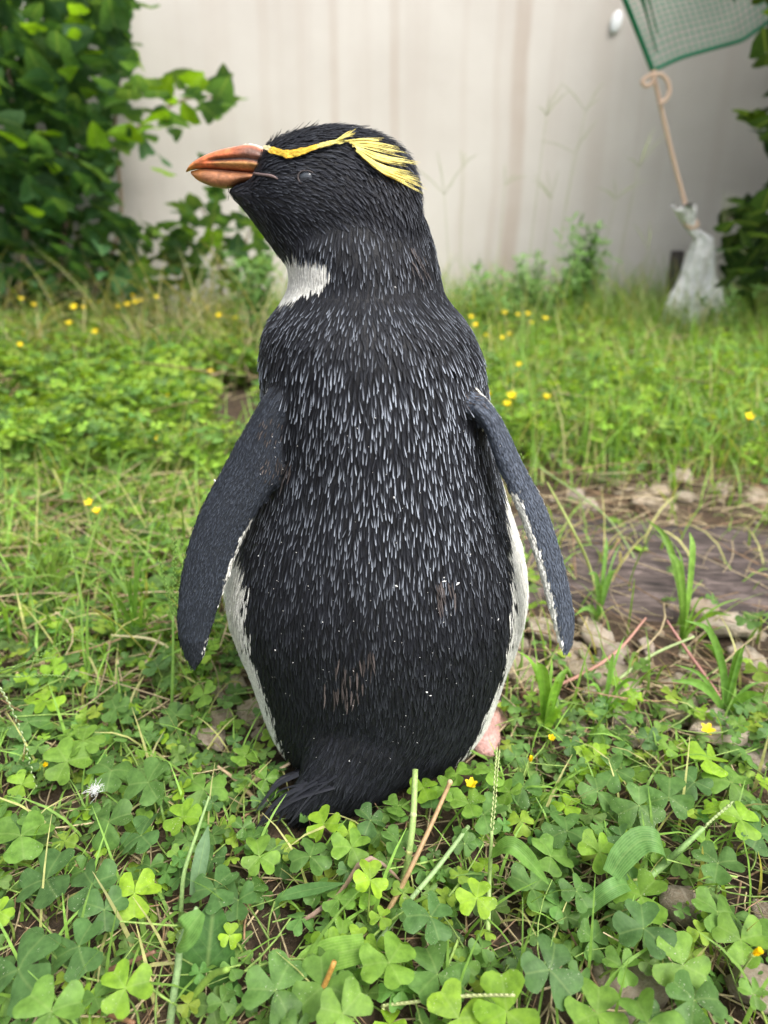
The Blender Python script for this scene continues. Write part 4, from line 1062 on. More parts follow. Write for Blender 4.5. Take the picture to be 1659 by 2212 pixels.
stem_thing('dry_straw_stalk', 'short amber dry straw stalk poking up between clover leaves', 'straw', [(722, 2078), (700, 2130), (675, 2180), (655, 2225)], [.0016, .0018, .002, .002], (.46, .25, .06), .0, .06)
# curled dry leaf
dl = [G(634, 1995, .022), G(670, 1985, .03), G(715, 1955, .035), G(750, 1915, .04), G(790, 1862, .046), G(830, 1870, .04), G(868, 1905, .028), G(880, 1915, .0)]
b = dl[-1] - np.array([0, 0, .004]); e = empty('dry_leaf', b, 'curled brown withered leaf lying across the clover', 'leaf')
add_blade(e, b, dl + [b], [.0004, .0020, .0034, .0026, .0030, .0012, .0008, .0007, .0006], (.22, .15, .105), fold=.9, twist=4.2, mat=M_stem, name='withered_blade')
# broad blade and others lying across
for lab, pts, wd, cl in (('broad flat pale green grass blade lying among the clover', [(632, 2112), (668, 2080), (720, 2062), (788, 2048)], [.003, .0085, .0095, .008], (.20, .38, .06)),
                         ('narrow dark green grass blade pointing past the withered leaf', [(600, 1945), (640, 1928), (690, 1918), (745, 1908)], [.002, .0045, .004, .0003], (.09, .22, .06))):
    w3 = np.array([G(x, y, .02 + .025 * i / 3) for i, (x, y) in enumerate(pts)]); b = w3[0].copy(); b[2] = gz(b[0], b[1]) - .003
    e = empty('fallen_grass', b, lab, 'grass'); add_blade(e, b, np.vstack([b, w3]), [.0015] + wd, cl, fold=.2)

# heart-shaped leaf template (vine, bindweed)
def heart_template(rowsn=6, cols=(-1, -.75, -.4, 0, .4, .75, 1), fold=.25, droop=.25, wid=.5):
    V, UV = [], []
    for u in cols:
        a = abs(u); top = 1 - .72 * a ** 1.15; bot = -.16 * math.sin(min(a / .75, 1) * math.pi / 2) ** 1 + .12 * max(0, (a - .6) / .4) ** 1.5 + .06 * (1 - a) * 0
        if a == 1: top = bot + .12
        for r in range(rowsn + 1):
            t = r / rowsn; y = bot + (top - bot) * t
            V.append((u * wid * (1 - .12 * t * a), y, fold * a * wid - droop * max(y, 0) ** 2 + .02 * math.sin(7 * y + 3 * u))); UV.append((.5 + .5 * u, max(0, min(1, y))))
    n = rowsn + 1; Fc = [(c * n + r, (c + 1) * n + r, (c + 1) * n + r + 1, c * n + r + 1) for c in range(len(cols) - 1) for r in range(rowsn)]
    return np.array(V), np.array(Fc), np.array(UV)
HEARTS = [heart_template(fold=f_, droop=d_, wid=w_) for f_, d_, w_ in ((.25, .25, .5), (.05, .4, .55), (.5, .2, .46))]
heart_meshes = [mesh('leaf', *t[:2], M_vine, uv=t[2]) for t in HEARTS]
bl = G(445, 2165, 0.0); e = empty('bindweed_leaf', bl, 'large dark heart-shaped leaf standing upright over the bare soil', 'leaf')
lo = link('leaf', heart_meshes[0], e, loc=(0, .004, .012), color=(.055, .15, .03)); lo.scale = (.045, .052, .045); lo.rotation_euler = (math.radians(62), .15, .12)
v, f = tube(np.array([(0, 0, -.004), (0.004, .004, .006), (0, .004, .013)]), [.0016, .0014, .0012], 6, 6); link('stem', mesh('stem', v, f, M_stem), e, color=(.22, .33, .08))
bl = G(690, 1790, 0); e = empty('leaf_sprig', bl, 'two broad soft leaves standing right against the tail', 'leaf')
for (dx, dz, rx, rz, s_) in ((-.002, .022, 1.15, .5, .034), (-.006, .004, 1.25, -2.3, .030)):
    lo = link('leaf', heart_meshes[1], e, loc=(dx, -.004, dz), color=(.13, .28, .07)); lo.scale = (s_ * .8, s_, s_); lo.rotation_euler = (rx, 0, rz)
v, f = tube(np.array([(0, 0, -.004), (-.002, -.002, .012), (-.002, -.004, .024)]), [.0013, .001, .0008], 6, 6); link('stem', mesh('stem', v, f, M_stem), e, color=(.24, .34, .1))

# grass stalks round the penguin
stalks = [
    ('upright grass stalk with forked seed spikes beside the hanging flipper tip', [(374, 1330), (374, 1420), (372, 1500), (370, 1565)], .13, [[(374, 1330), (376, 1250), (378, 1165)], [(374, 1330), (388, 1270), (402, 1200)], [(374, 1330), (362, 1280), (345, 1215)]], (.19, .34, .07), .0016),
    ('thin grass stalk rising behind the grey flipper', [(1131, 1180), (1130, 1280), (1128, 1390), (1126, 1480)], .16, [[(1131, 1180), (1132, 1090), (1128, 985)]], (.22, .35, .09), .0013),
    ('pale feathery grass spike leaning away from the grey flipper', [(1140, 1060), (1134, 1110), (1128, 1160), (1125, 1200)], .15, [[(1140, 1060), (1155, 1000), (1172, 945)]], (.40, .44, .22), .0010),
    ('long slanting grass stem crossing the dark plank', [(1182, 1042), (1240, 1150), (1275, 1230), (1300, 1335)], .16, [], (.30, .36, .10), .0018),
    ('thin arching grass stem beyond the grey flipper', [(1165, 1010), (1260, 1075), (1330, 1140), (1400, 1260)], .14, [], (.24, .34, .12), .0014),
    ('braided green grass spike leaning in over the clover, topmost of three', [(60, 1432), (20, 1452), (-30, 1475), (-60, 1500)], .12, [[(60, 1432), (120, 1395), (180, 1358)]], (.20, .34, .08), .0011),
    ('braided green grass spike leaning in over the clover, middle of three', [(30, 1440), (0, 1450), (-40, 1470), (-70, 1500)], .11, [[(30, 1440), (70, 1428), (116, 1420)]], (.22, .36, .09), .0011),
    ('braided green grass spike leaning in over the clover, lowest of three', [(40, 1462), (0, 1462), (-40, 1480), (-70, 1520)], .10, [[(40, 1462), (95, 1458), (150, 1462)]], (.22, .36, .09), .0011),
    ('drooping pale braided grass seed head hanging over the clover', [(-10, 1470), (-40, 1480), (-60, 1530), (-70, 1580)], .12, [[(-10, 1470), (20, 1520), (52, 1600), (76, 1695)]], (.34, .42, .22), .0014),
]
for lab, pts, h1, heads, cl, r_ in stalks:
    e, w3, b = stem_thing('seeding_grass_stalk' if heads else 'grass_stalk', lab, 'grass', pts, [r_ * .7, r_, r_ * 1.1, r_ * 1.2], cl, .0, h1)
    for hd in heads:
        p0 = w3[0]; pts3 = [p0] + [P(x, y, p0[1] - .004 * (i + 1)) for i, (x, y) in enumerate(hd[1:])]
        seed_head(e, b, pts3, r_ * .8, tuple(c_ * 1.1 for c_ in cl), 30)
# leafy grass shoots on the stony ground
shoots = [('leafy bright green grass shoot beside the pink foot', (1175, 1600), [((1160, 1430), .09, .009), ((1205, 1470), .075, .008), ((1140, 1420), .08, .005), ((1228, 1440), .07, .007), ((1190, 1520), .06, .006), ((1215, 1540), .05, .007)], (.17, .36, .035)),
          ('grass shoot with upright narrow blades among the tan stones', (1300, 1560), [((1322, 1410), .09, .005), ((1378, 1470), .07, .005), ((1270, 1480), .06, .004), ((1350, 1530), .04, .005)], (.14, .32, .05)),
          ('straggling grass shoot with wide blades by the far end of the stones', (1560, 1560), [((1450, 1470), .06, .007), ((1600, 1400), .09, .007), ((1520, 1390), .09, .006), ((1650, 1500), .05, .007), ((1480, 1340), .12, .006)], (.14, .31, .05)),
          ('tall grass shoot with bright green blades growing at the edge of the plank', (1470, 1400), [((1490, 1150), .14, .006), ((1440, 1190), .12, .006), ((1520, 1290), .08, .005), ((1580, 1330), .07, .005), ((1395, 1120), .14, .006)], (.17, .34, .05)),
          ('grass shoot with drooping blades beside the dark plank', (1290, 1350), [((1270, 1240), .09, .006), ((1330, 1230), .08, .006), ((1240, 1330), .05, .005), ((1310, 1160), .11, .004)], (.14, .30, .06)),
          ('leafy grass shoot with wide blades in the weeds by the forked spikes', (300, 1420), [((290, 1250), .12, .006), ((240, 1290), .10, .007), ((350, 1300), .10, .006), ((330, 1200), .14, .005), ((260, 1370), .06, .006)], (.15, .32, .05)),
          ('pale grass shoot with arching blades in the clover by the wide blades', (120, 1330), [((60, 1180), .13, .006), ((170, 1170), .13, .006), ((210, 1230), .11, .006), ((20, 1240), .10, .006), ((130, 1140), .15, .005)], (.20, .34, .08)),
          ('small grass shoot with fresh blades near the pale stones', (420, 1480), [((470, 1410), .05, .004), ((395, 1380), .07, .004), ((450, 1450), .04, .004)], (.17, .36, .05)),
          ('grass shoot with narrow blades beyond the hanging flipper', (250, 1080), [((235, 960), .10, .006), ((300, 970), .10, .005), ((200, 1000), .08, .006)], (.17, .33, .06))]
for lab, root, bl_, cl in shoots:
    b = G(*root) - np.array([0, 0, .004]); e = empty('grass_shoot', b, lab, 'grass')
    bl_ = bl_ + [((x_ + random.uniform(-45, 45), y_ + random.uniform(-50, 40)), h_ * random.uniform(.6, 1.1), w_ * .45) for (x_, y_), h_, w_ in bl_]
    for (x, y), h, wd in bl_:
        wd = wd * .62
        tip = G(x, y, h); mid = b * .45 + tip * .55 + np.array([0, 0, .35 * h]); k = random.uniform(.8, 1.2)
        add_blade(e, b, [b, b * .75 + mid * .25 + np.array([0, 0, .25 * h]), mid, tip], [wd * .35, wd * .9, wd, wd * .08], tuple(c_ * k for c_ in cl), fold=.35, twist=random.uniform(-.6, .6), nrm=(random.uniform(-.5, .5), -.8, .6))
# dry reddish runners
for lab, pts, cl in (('reddish dry runner stem arching over the tan stones', [(1395, 1335), (1340, 1400), (1270, 1450), (1180, 1490), (1130, 1500)], (.42, .22, .17)),
                     ('pinkish dry stem slanting down through the withered stalks', [(1440, 1340), (1480, 1400), (1530, 1470), (1580, 1545)], (.40, .19, .16)),
                     ('pale green runner stem leaning across the stones', [(1500, 1375), (1400, 1420), (1300, 1500), (1230, 1580)], (.30, .38, .16)),
                     ('brown twig lying on the soil under the clover', [(335, 2055), (290, 2075), (250, 2090), (215, 2110)], (.22, .12, .08)),
                     ('thick reddish-brown runner lying on the bare soil', [(290, 2210), (235, 2190), (180, 2165), (140, 2150)], (.24, .12, .07)),
                     ('bent straw stalk arching over the weeds beside the flipper', [(240, 1372), (330, 1382), (390, 1420), (420, 1455)], (.44, .40, .22)),
                     ('pale dry stalk lying slanted against the tail', [(640, 1640), (590, 1670), (545, 1690), (500, 1720)], (.46, .36, .23)),
                     ('forked tan straw lying beside the tail tip', [(470, 1655), (510, 1685), (545, 1720), (560, 1735)], (.42, .31, .19))):
    stem_thing('dry_twig', lab, 'stem', pts, [.0012, .0019, .002, .0021], cl, .003, .03 if 'lying' in lab else .06)

# ------------------------------------------------------------------ yellow flowers
def petal_mesh():
    V, UV = [], []
    for r in range(5):
        t = r / 4; wd = .30 * math.sin(math.pi * (.15 + .72 * t)) ; z = .55 * t - .35 * t * t
        for u in (-1, 0, 1): V.append((u * wd, t, z + .06 * abs(u))); UV.append((.5 + .5 * u, t))
    Fc = np.array([(r * 3 + c_, r * 3 + c_ + 1, r * 3 + c_ + 4, r * 3 + c_ + 3) for r in range(4) for c_ in range(2)])
    return mesh('petal', V, Fc, M_petal, uv=UV)
PET = petal_mesh()
fl_stem = mesh('stem', *tube(np.array([(0, 0, 0), (.05, .02, .5), (0, 0, 1)]), [.03, .024, .022], 5, 6), M_stem)
fl_cal_v, fl_cal_f = tube(np.array([(0, 0, -.9), (0, 0, -.4), (0, 0, .05)]), [.08, .24, .30], 8, 5); FLC = mesh('calyx', fl_cal_v, fl_cal_f, M_stem)
def flower(x, y, r, h, label, group, openn=1.0, tilt=(0, 0)):
    t = G(x, y, h); b = np.array([t[0] + random.uniform(-.006, .006), t[1] + random.uniform(0, .008), 0]); b[2] = gz(b[0], b[1]) - .003
    e = empty('yellow_flower', b, label, 'flower', group); dv = t - b
    st = link('stem', fl_stem, e); st.rotation_mode = 'QUATERNION'; st.rotation_quaternion = Vector(dv).to_track_quat('Z', 'X'); st.scale = (.03, .03, np.linalg.norm(dv)); st.color = (.28, .38, .1, 1)
    ca = link('calyx', FLC, e, loc=dv); ca.scale = (r * .75,) * 3; ca.color = (.34, .42, .1, 1); ca.rotation_euler = (tilt[0], tilt[1], 0)
    Mt = Matrix.Rotation(tilt[0], 3, 'X') @ Matrix.Rotation(tilt[1], 3, 'Y')
    a0 = random.uniform(0, 6)
    for k in range(5):
        p_ = link('petal', PET, e, loc=dv); p_.rotation_euler = (Mt @ Matrix.Rotation(a0 + k * 1.2566, 3, 'Z') @ Matrix.Rotation((1 - openn) * 1.1, 3, 'X')).to_euler(); p_.scale = (r,) * 3
        kk = random.uniform(.85, 1.1); p_.color = (.86 * kk, .70 * kk, .02, 1)
flower(1017, 1700, .0072, .055, 'single open yellow flower on a short stem in front of the penguin', None, .45, (.15, 0))
flower(1627, 2062, .0065, .05, 'half closed yellow flower bud at the edge of the bare soil', None, .05, (.2, .5))
flower(1145, 1645, .006, .045, 'small orange-yellow closed flower bud by the pink foot', None, .0, (.1, .1))
flower(1527, 1578, .0075, .03, 'yellow flower open flat above the tan stones', None, .8, (.3, 0))
flower(1190, 1598, .006, .03, 'withered orange flower beside the leafy grass shoot', None, .3, (.4, 0))
flower(95, 1655, .006, .03, 'yellow petal bud low in the clover under the braided spikes', None, .1, (.5, .6))
q1 = [(46, 648), (74, 662), (148, 596), (222, 602), (235, 592), (178, 650), (160, 665), (181, 668), (197, 655), (217, 655), (276, 661), (257, 665), (287, 642), (293, 655), (306, 652), (299, 618), (327, 625), (341, 644), (291, 560), (309, 544), (352, 592), (376, 600), (430, 580), (406, 597), (392, 625), (404, 617), (376, 635), (420, 650), (471, 612), (505, 632), (499, 622), (451, 668), (473, 686), (150, 701), (210, 720), (45, 748), (263, 803), (212, 830), (195, 855), (182, 822), (365, 857), (405, 769), (456, 804), (472, 842), (342, 950), (210, 1110), (195, 1090), (15, 785), (110, 640), (530, 600), (545, 625), (510, 690), (540, 612)]
for (x, y) in q1:
    hg = random.uniform(.14, .19) if y < 760 else .085
    flower(x, y, random.uniform(.011, .015) if y < 760 else .010, hg, 'small yellow flower in the clover before the leafy vine', 'yellow flowers before the vine', random.uniform(.35, .75), (random.uniform(.2, .7), random.uniform(-.3, .3)))
q2 = [(1016, 688), (1050, 728), (1100, 725), (1118, 682), (1090, 678), (1140, 680), (1178, 690), (1122, 790), (1105, 858), (1180, 862), (1615, 905), (1055, 855), (1095, 875), (1028, 705), (1150, 700), (1085, 732)]
for (x, y) in q2:
    flower(x, y, random.uniform(.009, .013), random.uniform(.13, .18), 'small yellow flower in the grass beyond the grey flipper', 'yellow flowers in the grass', random.uniform(.35, .75), (random.uniform(.2, .7), random.uniform(-.3, .3)))
# white fluff caught on the clover
fp = []
c0 = G(205, 1706, .055)
for i in range(60):
    a = c0 + rng.normal(0, .0018, 3); q = a + rng.normal(0, .0034, 3); fp.append(tube(np.array([a, (a + q) / 2 + rng.normal(0, .002, 3), q]), [.00013, .00012, .00008], 4, 5))
v, f = join(fp); fo = link('feather_fluff', mesh('feather_fluff', v - c0, f, plain('white_down', (.8, .8, .8), .7, 200, .1)), loc=c0)
tag(fo, 'wisp of white downy fluff caught on a clover leaf', 'fluff')

# ------------------------------------------------------------------ climbing vine on the wall
def vine(name, label, base, regions, stems, n_rest, tone, size, depth, fillpoly):
    e = empty(name, base, label, 'vine'); base = np.array(base)
    for pts, r_ in stems:
        w3 = np.array([P(x, y, Yp) for x, y, Yp in pts]); v, f = tube(w3 - base, [r_, r_ * .8, r_ * .5], 7, 26); link('stem', mesh('stem', v, f, M_stem), e, color=(.16, .12, .07))
    cnt_ = 0
    for poly, n, lime in regions:
        poly = np.array(poly, float); lo_, hi_ = poly.min(0), poly.max(0); k = 0; guard = 0
        while k < n and guard < n * 60:
            guard += 1
            x, y = random.uniform(lo_[0], hi_[0]), random.uniform(lo_[1], hi_[1]); ins_ = False
            for i in range(len(poly)):
                (x1, y1), (x2, y2) = poly[i], poly[i - 1]
                if (y1 > y) != (y2 > y) and x < (x2 - x1) * (y - y1) / (y2 - y1) + x1: ins_ = not ins_
            if not ins_: continue
            Yp = random.uniform(*depth); p_ = P(x, y, Yp)
            if p_[2] < gz(p_[0], Yp) + .03: continue
            lf = link('leaf', random.choice(heart_meshes), e, loc=p_ - base); s_ = random.uniform(*size); lf.scale = (s_, s_, s_)
            lf.rotation_euler = (random.gauss(-2.0, .38) if random.random() < .75 else random.gauss(-1.5, .3), random.gauss(0, .35), random.gauss(0, .7))
            lf.rotation_euler = Matrix.Rotation(random.gauss(0, .6), 3, 'Z').to_4x4().to_3x3() .__matmul__(Matrix.Rotation(random.gauss(-.75, .35), 3, 'X')).__matmul__(Matrix.Rotation(random.gauss(math.pi, .6), 3, 'Z')).to_euler()
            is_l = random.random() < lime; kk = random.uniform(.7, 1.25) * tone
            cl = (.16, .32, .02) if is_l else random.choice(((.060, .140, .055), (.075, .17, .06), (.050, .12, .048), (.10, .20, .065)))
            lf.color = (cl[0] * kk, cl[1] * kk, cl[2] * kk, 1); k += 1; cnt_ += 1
    if n_rest:
        poly = np.array(fillpoly, float); lo_, hi_ = poly.min(0), poly.max(0)
        x = rng.uniform(lo_[0], hi_[0], n_rest); y = rng.uniform(lo_[1], hi_[1], n_rest)
        ins_ = np.zeros(n_rest, bool)
        for i in range(len(poly)):
            (x1, y1), (x2, y2) = poly[i], poly[i - 1]
            if y1 == y2: continue
            ins_ ^= ((y1 > y) != (y2 > y)) & (x < (x2 - x1) * (y - y1) / (y2 - y1) + x1)
        x, y = x[ins_], y[ins_]; Yp = rng.uniform(depth[0] + .1, min(depth[1] + .15, 2.87), len(x))
        L_ = np.array([P(a, b_, c_) for a, b_, c_ in zip(x, y, Yp)]); m = len(L_)
        t = HEARTS[0]; M_ = euler_mats(rng.normal(-.8, .4, m), rng.normal(0, .4, m), rng.normal(0, .5, m)) @ euler_mats(np.zeros(m), np.zeros(m), rng.normal(math.pi, .7, m))
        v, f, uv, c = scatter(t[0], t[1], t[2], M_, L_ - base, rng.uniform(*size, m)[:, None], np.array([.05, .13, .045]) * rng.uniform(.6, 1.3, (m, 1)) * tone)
        o = link('leaf_mass', mesh('leaf_mass', v, f, M_vineA, uv=uv, col=c), e); tag(o, kind='stuff')
    return e
main_poly = [(-260, -40), (330, -40), (345, 50), (305, 100), (318, 165), (285, 230), (300, 300), (330, 330), (285, 400), (250, 450), (310, 520), (340, 640), (-260, 680)]
fill_poly = [(-260, -60), (270, -60), (285, 60), (250, 230), (240, 420), (300, 520), (310, 640), (-260, 690)]
vine('climbing_vine', 'dense leafy vine with heart-shaped leaves climbing the beige wall', (-1.1, 2.55, gz(-1.1, 2.55)),
     [(main_poly, 228, .22), ([(300, 170), (400, 165), (410, 265), (330, 330), (290, 300)], 22, .35), ([(400, 175), (500, 185), (530, 225), (500, 275), (430, 240)], 16, .12), ([(-40, 20), (230, 20), (240, 320), (-40, 340)], 26, .85), ([(320, 320), (480, 330), (470, 420), (400, 400), (330, 430)], 6, .3)],
     [([(120, 640, 2.6), (150, 400, 2.7), (140, 200, 2.75), (180, -40, 2.8)], .012), ([(40, 640, 2.5), (60, 420, 2.55), (30, 240, 2.5), (0, -30, 2.6)], .010), ([(150, 400, 2.7), (280, 290, 2.75), (400, 215, 2.8), (520, 215, 2.82)], .006), ([(200, 640, 2.6), (260, 480, 2.7), (250, 250, 2.78), (290, -20, 2.82)], .008)],
     1700, 1.15, (.045, .088), (2.25, 2.82), fill_poly)
vine('low_vine', 'low leafy vine clump at the foot of the wall behind the bill and throat', (-.52, 2.62, gz(-.52, 2.62)),
     [([(395, 450), (440, 425), (520, 440), (575, 490), (575, 625), (380, 635), (370, 500)], 85, .12), ([(300, 500), (420, 470), (430, 640), (280, 650)], 60, .15)],
     [([(480, 640, 2.62), (470, 560, 2.66), (450, 480, 2.7), (430, 440, 2.72)], .006), ([(500, 640, 2.62), (520, 560, 2.64), (540, 500, 2.66), (550, 470, 2.68)], .005)],
     0, 1.05, (.045, .078), (2.45, 2.80), None)
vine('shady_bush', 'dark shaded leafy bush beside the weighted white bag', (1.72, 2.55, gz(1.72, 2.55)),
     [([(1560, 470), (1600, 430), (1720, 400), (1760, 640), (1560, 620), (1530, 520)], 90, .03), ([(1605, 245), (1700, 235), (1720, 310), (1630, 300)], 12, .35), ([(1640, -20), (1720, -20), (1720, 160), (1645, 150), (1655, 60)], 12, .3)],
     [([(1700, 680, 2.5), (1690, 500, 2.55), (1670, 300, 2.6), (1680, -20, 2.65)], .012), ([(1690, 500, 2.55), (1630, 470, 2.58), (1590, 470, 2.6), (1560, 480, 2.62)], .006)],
     3000, .40, (.05, .09), (2.0, 2.75), [(1690, -700), (2700, -700), (2700, 700), (1580, 660), (1575, 470), (1680, 400)])  # fill leaves run on unseen beyond the view, added to shade the wall

# ------------------------------------------------------------------ tall ferny weeds before the wall
def weed(x, y, Yp, h, n, label, spread=.12):
    c = P(x, y, Yp); b = np.array([c[0], Yp, gz(c[0], Yp) - .004]); e = empty('ferny_weed', b, label, 'weed')
    hh = c[2] - b[2]
    for k in range(n):
        a = random.uniform(0, 6.28); l_ = random.uniform(.4, 1.0) * hh; sp_ = random.uniform(.2, 1) * spread
        top = np.array([math.cos(a) * sp_, math.sin(a) * sp_ * .6, l_]); pts = np.array([(0, 0, 0), (top[0] * .25, top[1] * .25, l_ * .5), top])
        stv = resample(pts, 10); V_, F_ = tube(stv, [.002, .0012, .0005], 4)
        parts = [(V_, F_)]
        for q in range(2, 10):
            for sgn in range(5):
                d_ = np.array([random.gauss(0, 1), random.gauss(0, 1), random.gauss(.5, .5)]); d_ /= np.linalg.norm(d_); ll = random.uniform(.02, .045)
                parts.append(ribbon(np.array([stv[q], stv[q] + d_ * ll * .6 + (0, 0, .003), stv[q] + d_ * ll]), [.0008, .0050, .0004], 4, (0, -.6, 1), .2, 3)[:2])
        v, f = join(parts); kk = random.uniform(.8, 1.2)
        link('frond', mesh('frond', v, f, M_stem), e, color=(.12 * kk, .24 * kk, .05 * kk))
weed(1270, 470, 2.45, .3, 40, 'tall feathery green weed standing against the wall', .10)
weed(1180, 540, 2.4, .3, 34, 'bushy feathery weed leaning left of the tallest weed against the wall'.replace('left of', 'beside'), .16)
weed(1080, 580, 2.35, .2, 20, 'low feathery weed right behind the penguin neck'.replace('right ', 'close '), .14)
weed(1590, 620, 2.3, .2, 8, 'low feathery weed in front of the dark bush', .14)
weed(545, 550, 2.2, .2, 24, 'fresh green feathery weed behind the penguin throat', .08)

# tall see-through seed heads against the wall
for i, (x, y, x2, y2) in enumerate(((1180, 250, 1120, 640), (1265, 240, 1180, 640), (1330, 430, 1270, 640), (1000, 360, 1010, 640), (1090, 400, 1070, 640), (1190, 430, 1170, 640), (1240, 330, 1210, 640), (960, 420, 990, 640), (1400, 540, 1340, 660), (1560, 480, 1500, 640), (1620, 560, 1540, 660), (1380, 360, 1290, 640))):
    Yp = random.uniform(1.9, 2.4); t = P(x, y, Yp); b = P(x2, y2, Yp); b[2] = gz(b[0], Yp) - .004
    e = empty('tall_grass_stalk', b, 'tall thin grass stalk with spread seed spikes standing before the wall', 'grass', 'tall seed stalks before the wall')
    w3 = np.array([b, b * .5 + t * .5 + (random.uniform(-.02, .02), 0, .02), t]); v, f = tube(w3 - b, [.0010, .0007, .0005], 5, 14)
    link('stalk', mesh('stalk', v, f, M_stem), e, color=(.26, .30, .12))
    for k in range(random.randint(3, 5)):
        a = random.uniform(-1.3, 1.3); ll = random.uniform(.03, .11); q = t + np.array([math.sin(a) * ll, random.uniform(-.02, .02), math.cos(a) * ll])
        v, f = tube(np.array([t, (t + q) / 2 + (0, 0, .006), q]) - b, [.0006, .0011, .0004], 5, 7); link('seed_spike', mesh('seed_spike', v, f, M_stem), e, color=(.27, .31, .15))

# ------------------------------------------------------------------ net, cord and weighted bag
NY = 2.40
M_net = plain('green_net', (.07, .42, .25), .6, 300, .2); M_rope = plain('green_border', (.02, .21, .105), .6, 200, .25, .5)
corner = P(1410, 152, NY)
# net surface: u along the lower border to the right, v up along the left border
def net_pt(u, v):
    lo = np.array([P(x, y, NY + .02 * k) for k, (x, y) in enumerate(((1410, 152), (1470, 124), (1540, 104), (1600, 88), (1659, 48), (1720, -10)))])
    up = np.array([P(x, y, NY - .04 * k) for k, (x, y) in enumerate(((1410, 152), (1385, 90), (1362, 40), (1340, -5), (1318, -60), (1296, -120)))])
    def ev(A_, t): return np.array([np.interp(t, np.linspace(0, 1, len(A_)), A_[:, i]) for i in range(3)])
    sag = .10 * math.sin(math.pi * min(1, u * 1.0)) * v + .04 * math.sin(9 * u + 2 * v) * v
    return ev(lo, u) + ev(up, v) - corner + np.array([0, -sag, -.03 * math.sin(math.pi * u) * v])
nb = corner.copy(); net = empty('net', nb, 'green mesh net hanging down to a tied corner before the wall', 'net')
parts = []
for i in range(0, 27):
    u = i / 26; parts.append(tube(np.array([net_pt(u, q) for q in np.linspace(0, 1, 16)]) - nb, .0014, 4, cap=False))
for j in range(0, 23):
    v_ = j / 22; parts.append(tube(np.array([net_pt(q, v_) for q in np.linspace(0, 1, 20)]) - nb, .0014, 4, cap=False))
v, f = join(parts); tag(link('netting', mesh('netting', v, f, M_net), net), kind='stuff')
lo_edge = np.array([net_pt(q, 0) for q in np.linspace(0, 1, 14)]) - nb; up_edge = np.array([net_pt(0, q) for q in np.linspace(0, 1, 14)]) - nb
v, f = tube(lo_edge, .0065, 8, 30); link('border_rope', mesh('border_rope', v, f, M_rope), net)
v, f = tube(up_edge, .0075, 8, 30); link('border_rope', mesh('border_rope', v, f, M_rope), net)
# bunched folds behind the left border and across the middle
for (a, b_, r_) in (((.06, 0.1), (.13, 1.0), .005), ((.10, .2), (.17, 1.0), .004), ((.42, 1.0), (.62, .28), .006)):
    pts = np.array([net_pt(a[0] + (b_[0] - a[0]) * q, a[1] + (b_[1] - a[1]) * q) for q in np.linspace(0, 1, 10)]) - nb
    v, f = tube(pts, [r_ * .4, r_, r_ * .6], 6, 24); link('gathered_fold', mesh('gathered_fold', v, f, M_rope), net)

M_cord = plain('peach_cord', (.64, .46, .34), .65, 300, .15, .4)
BAGY = 2.45
knot = P(1490, 478, BAGY); cb = knot.copy()
cord = empty('cord', cb, 'peach coloured cord tying the net corner to the white bag', 'cord')
ctop = P(1411, 158, NY)
v, f = tube(np.array([ctop, ctop * .5 + knot * .5 + (-.004, 0, 0), knot]) - cb, .0062, 8, 20); link('line', mesh('line', v, f, M_cord), cord)
lp = np.array([P(x, y, NY - .01) for x, y in ((1411, 160), (1398, 166), (1387, 176), (1395, 186), (1408, 180), (1413, 166), (1425, 160), (1440, 172), (1446, 195), (1438, 215), (1424, 225))])
v, f = tube(lp - cb, .0060, 8, 50); link('loop', mesh('loop', v, f, M_cord), cord)
v, f = uvsphere(ctop - cb, (.010, .010, .012), 12, 8); link('knot', mesh('knot', v, f, M_cord), cord)
kn = np.array([P(x, y, BAGY - .012) for x, y in ((1480, 455), (1484, 470), (1482, 484), (1494, 492), (1506, 486), (1498, 478), (1488, 490))])
v, f = tube(kn - cb, .0075, 8, 36); link('knot', mesh('knot', v, f, M_cord), cord)

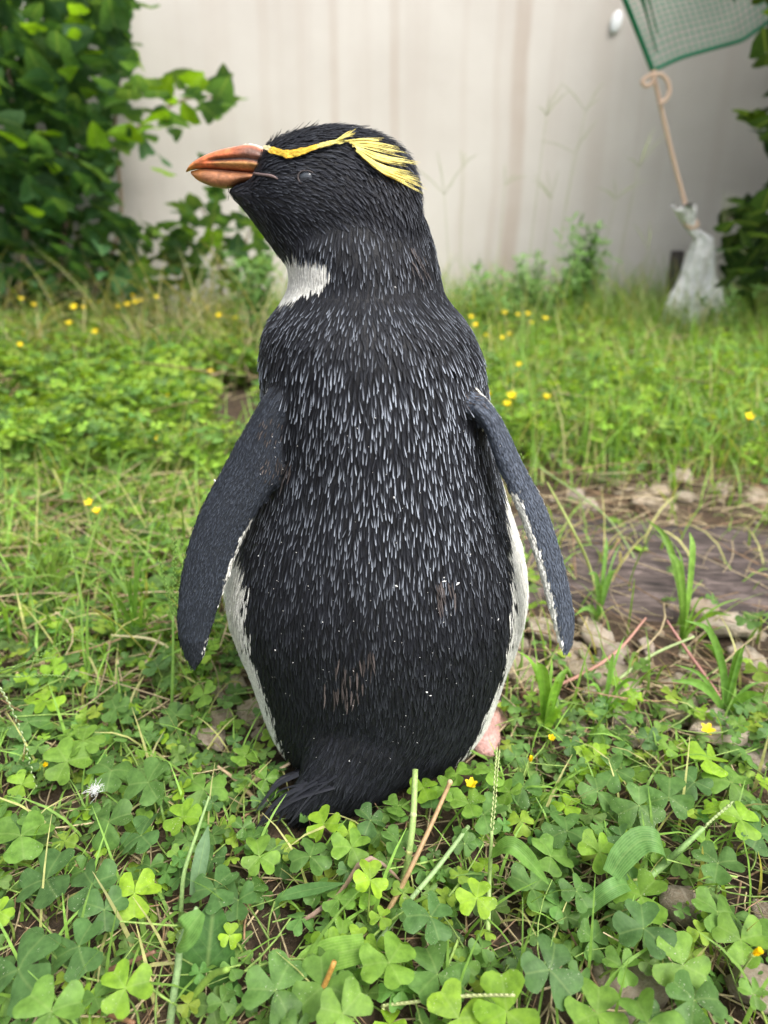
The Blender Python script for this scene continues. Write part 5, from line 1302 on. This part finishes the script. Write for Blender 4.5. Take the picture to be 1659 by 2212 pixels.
M_bag = plain('white_plastic', (.90, .90, .89), .4, 34, .16, 1.0, .5, bdist=.03)
b0 = P(1500, 640, BAGY); b0[2] = gz(b0[0], BAGY) - .003; bag = empty('weight_bag', b0, 'white plastic bag gathered at the neck standing in the grass as a weight', 'bag')
neck = P(1492, 494, BAGY); topb = P(1478, 470, BAGY); R = []
zs = [(neck[2] - b0[2], .018, neck[0] - b0[0]), (neck[2] - b0[2] - .03, .03, .0), (.24, .055, .005), (.17, .095, .012), (.10, .12, .015), (.04, .125, .015), (0, .10, .015)]
for i in range(26):
    t = i / 25 * (len(zs) - 1); k = min(int(t), len(zs) - 2); q = t - k; z_, r_, x_ = (zs[k][j] * (1 - q) + zs[k + 1][j] * q for j in range(3))
    R.append(np.array([(x_ + r_ * (1 + .16 * math.sin(a * 7 + 3 * math.sin(z_ * 9)) * (.4 + z_ * 2) + .10 * math.sin(a * 3 + z_ * 22)) * math.cos(a), r_ * .8 * (1 + .16 * math.sin(a * 7 + 3 * math.sin(z_ * 9)) * (.4 + z_ * 2)) * math.sin(a), z_) for a in np.linspace(0, 2 * math.pi, 49)[:-1]]))
v, f = rings(R); link('bag_body', mesh('bag_body', v, f, M_bag), bag)
R = []
for i in range(8):
    t = i / 7; c_ = (neck * (1 - t) + topb * t) - b0 + np.array([-.015 * t, -.02 * t, .03 * t]); r_ = .014 + .022 * t
    R.append(np.array([c_ + np.array([r_ * (1 + .3 * math.sin(a * 5)) * math.cos(a), r_ * math.sin(a), .012 * math.sin(a * 3) * t]) for a in np.linspace(0, 2 * math.pi, 25)[:-1]]))
v, f = rings(R); link('bag_neck', mesh('bag_neck', v, f, M_bag), bag)
# white oval disc fixed to the wall, and a dark post foot
dc = P(1331, 48, WALL_Y - .006); v, f = uvsphere((0, 0, 0), (.020, .010, .036), 20, 10)
dsk = link('wall_disc', mesh('wall_disc', v, f, plain('white_enamel', (.85, .87, .88), .3, 60, .05)), loc=dc); dsk.rotation_euler = (0, .2, 0)
tag(dsk, 'small white oval disc on the wall beside the green net', 'disc')
pf = P(1462, 560, 2.75); v, f = box(-.02, .02, -.02, .02, 0, .32)
po = link('wall_post', mesh('wall_post', v, f, plain('dark_timber', (.06, .05, .05), .8, 60, .3), smooth=False), loc=(pf[0], 2.75, gz(pf[0], 2.75) - .01))
bv = po.modifiers.new('bevel', 'BEVEL'); bv.width = .004
tag(po, 'short dark post standing behind the white bag against the wall', 'post')
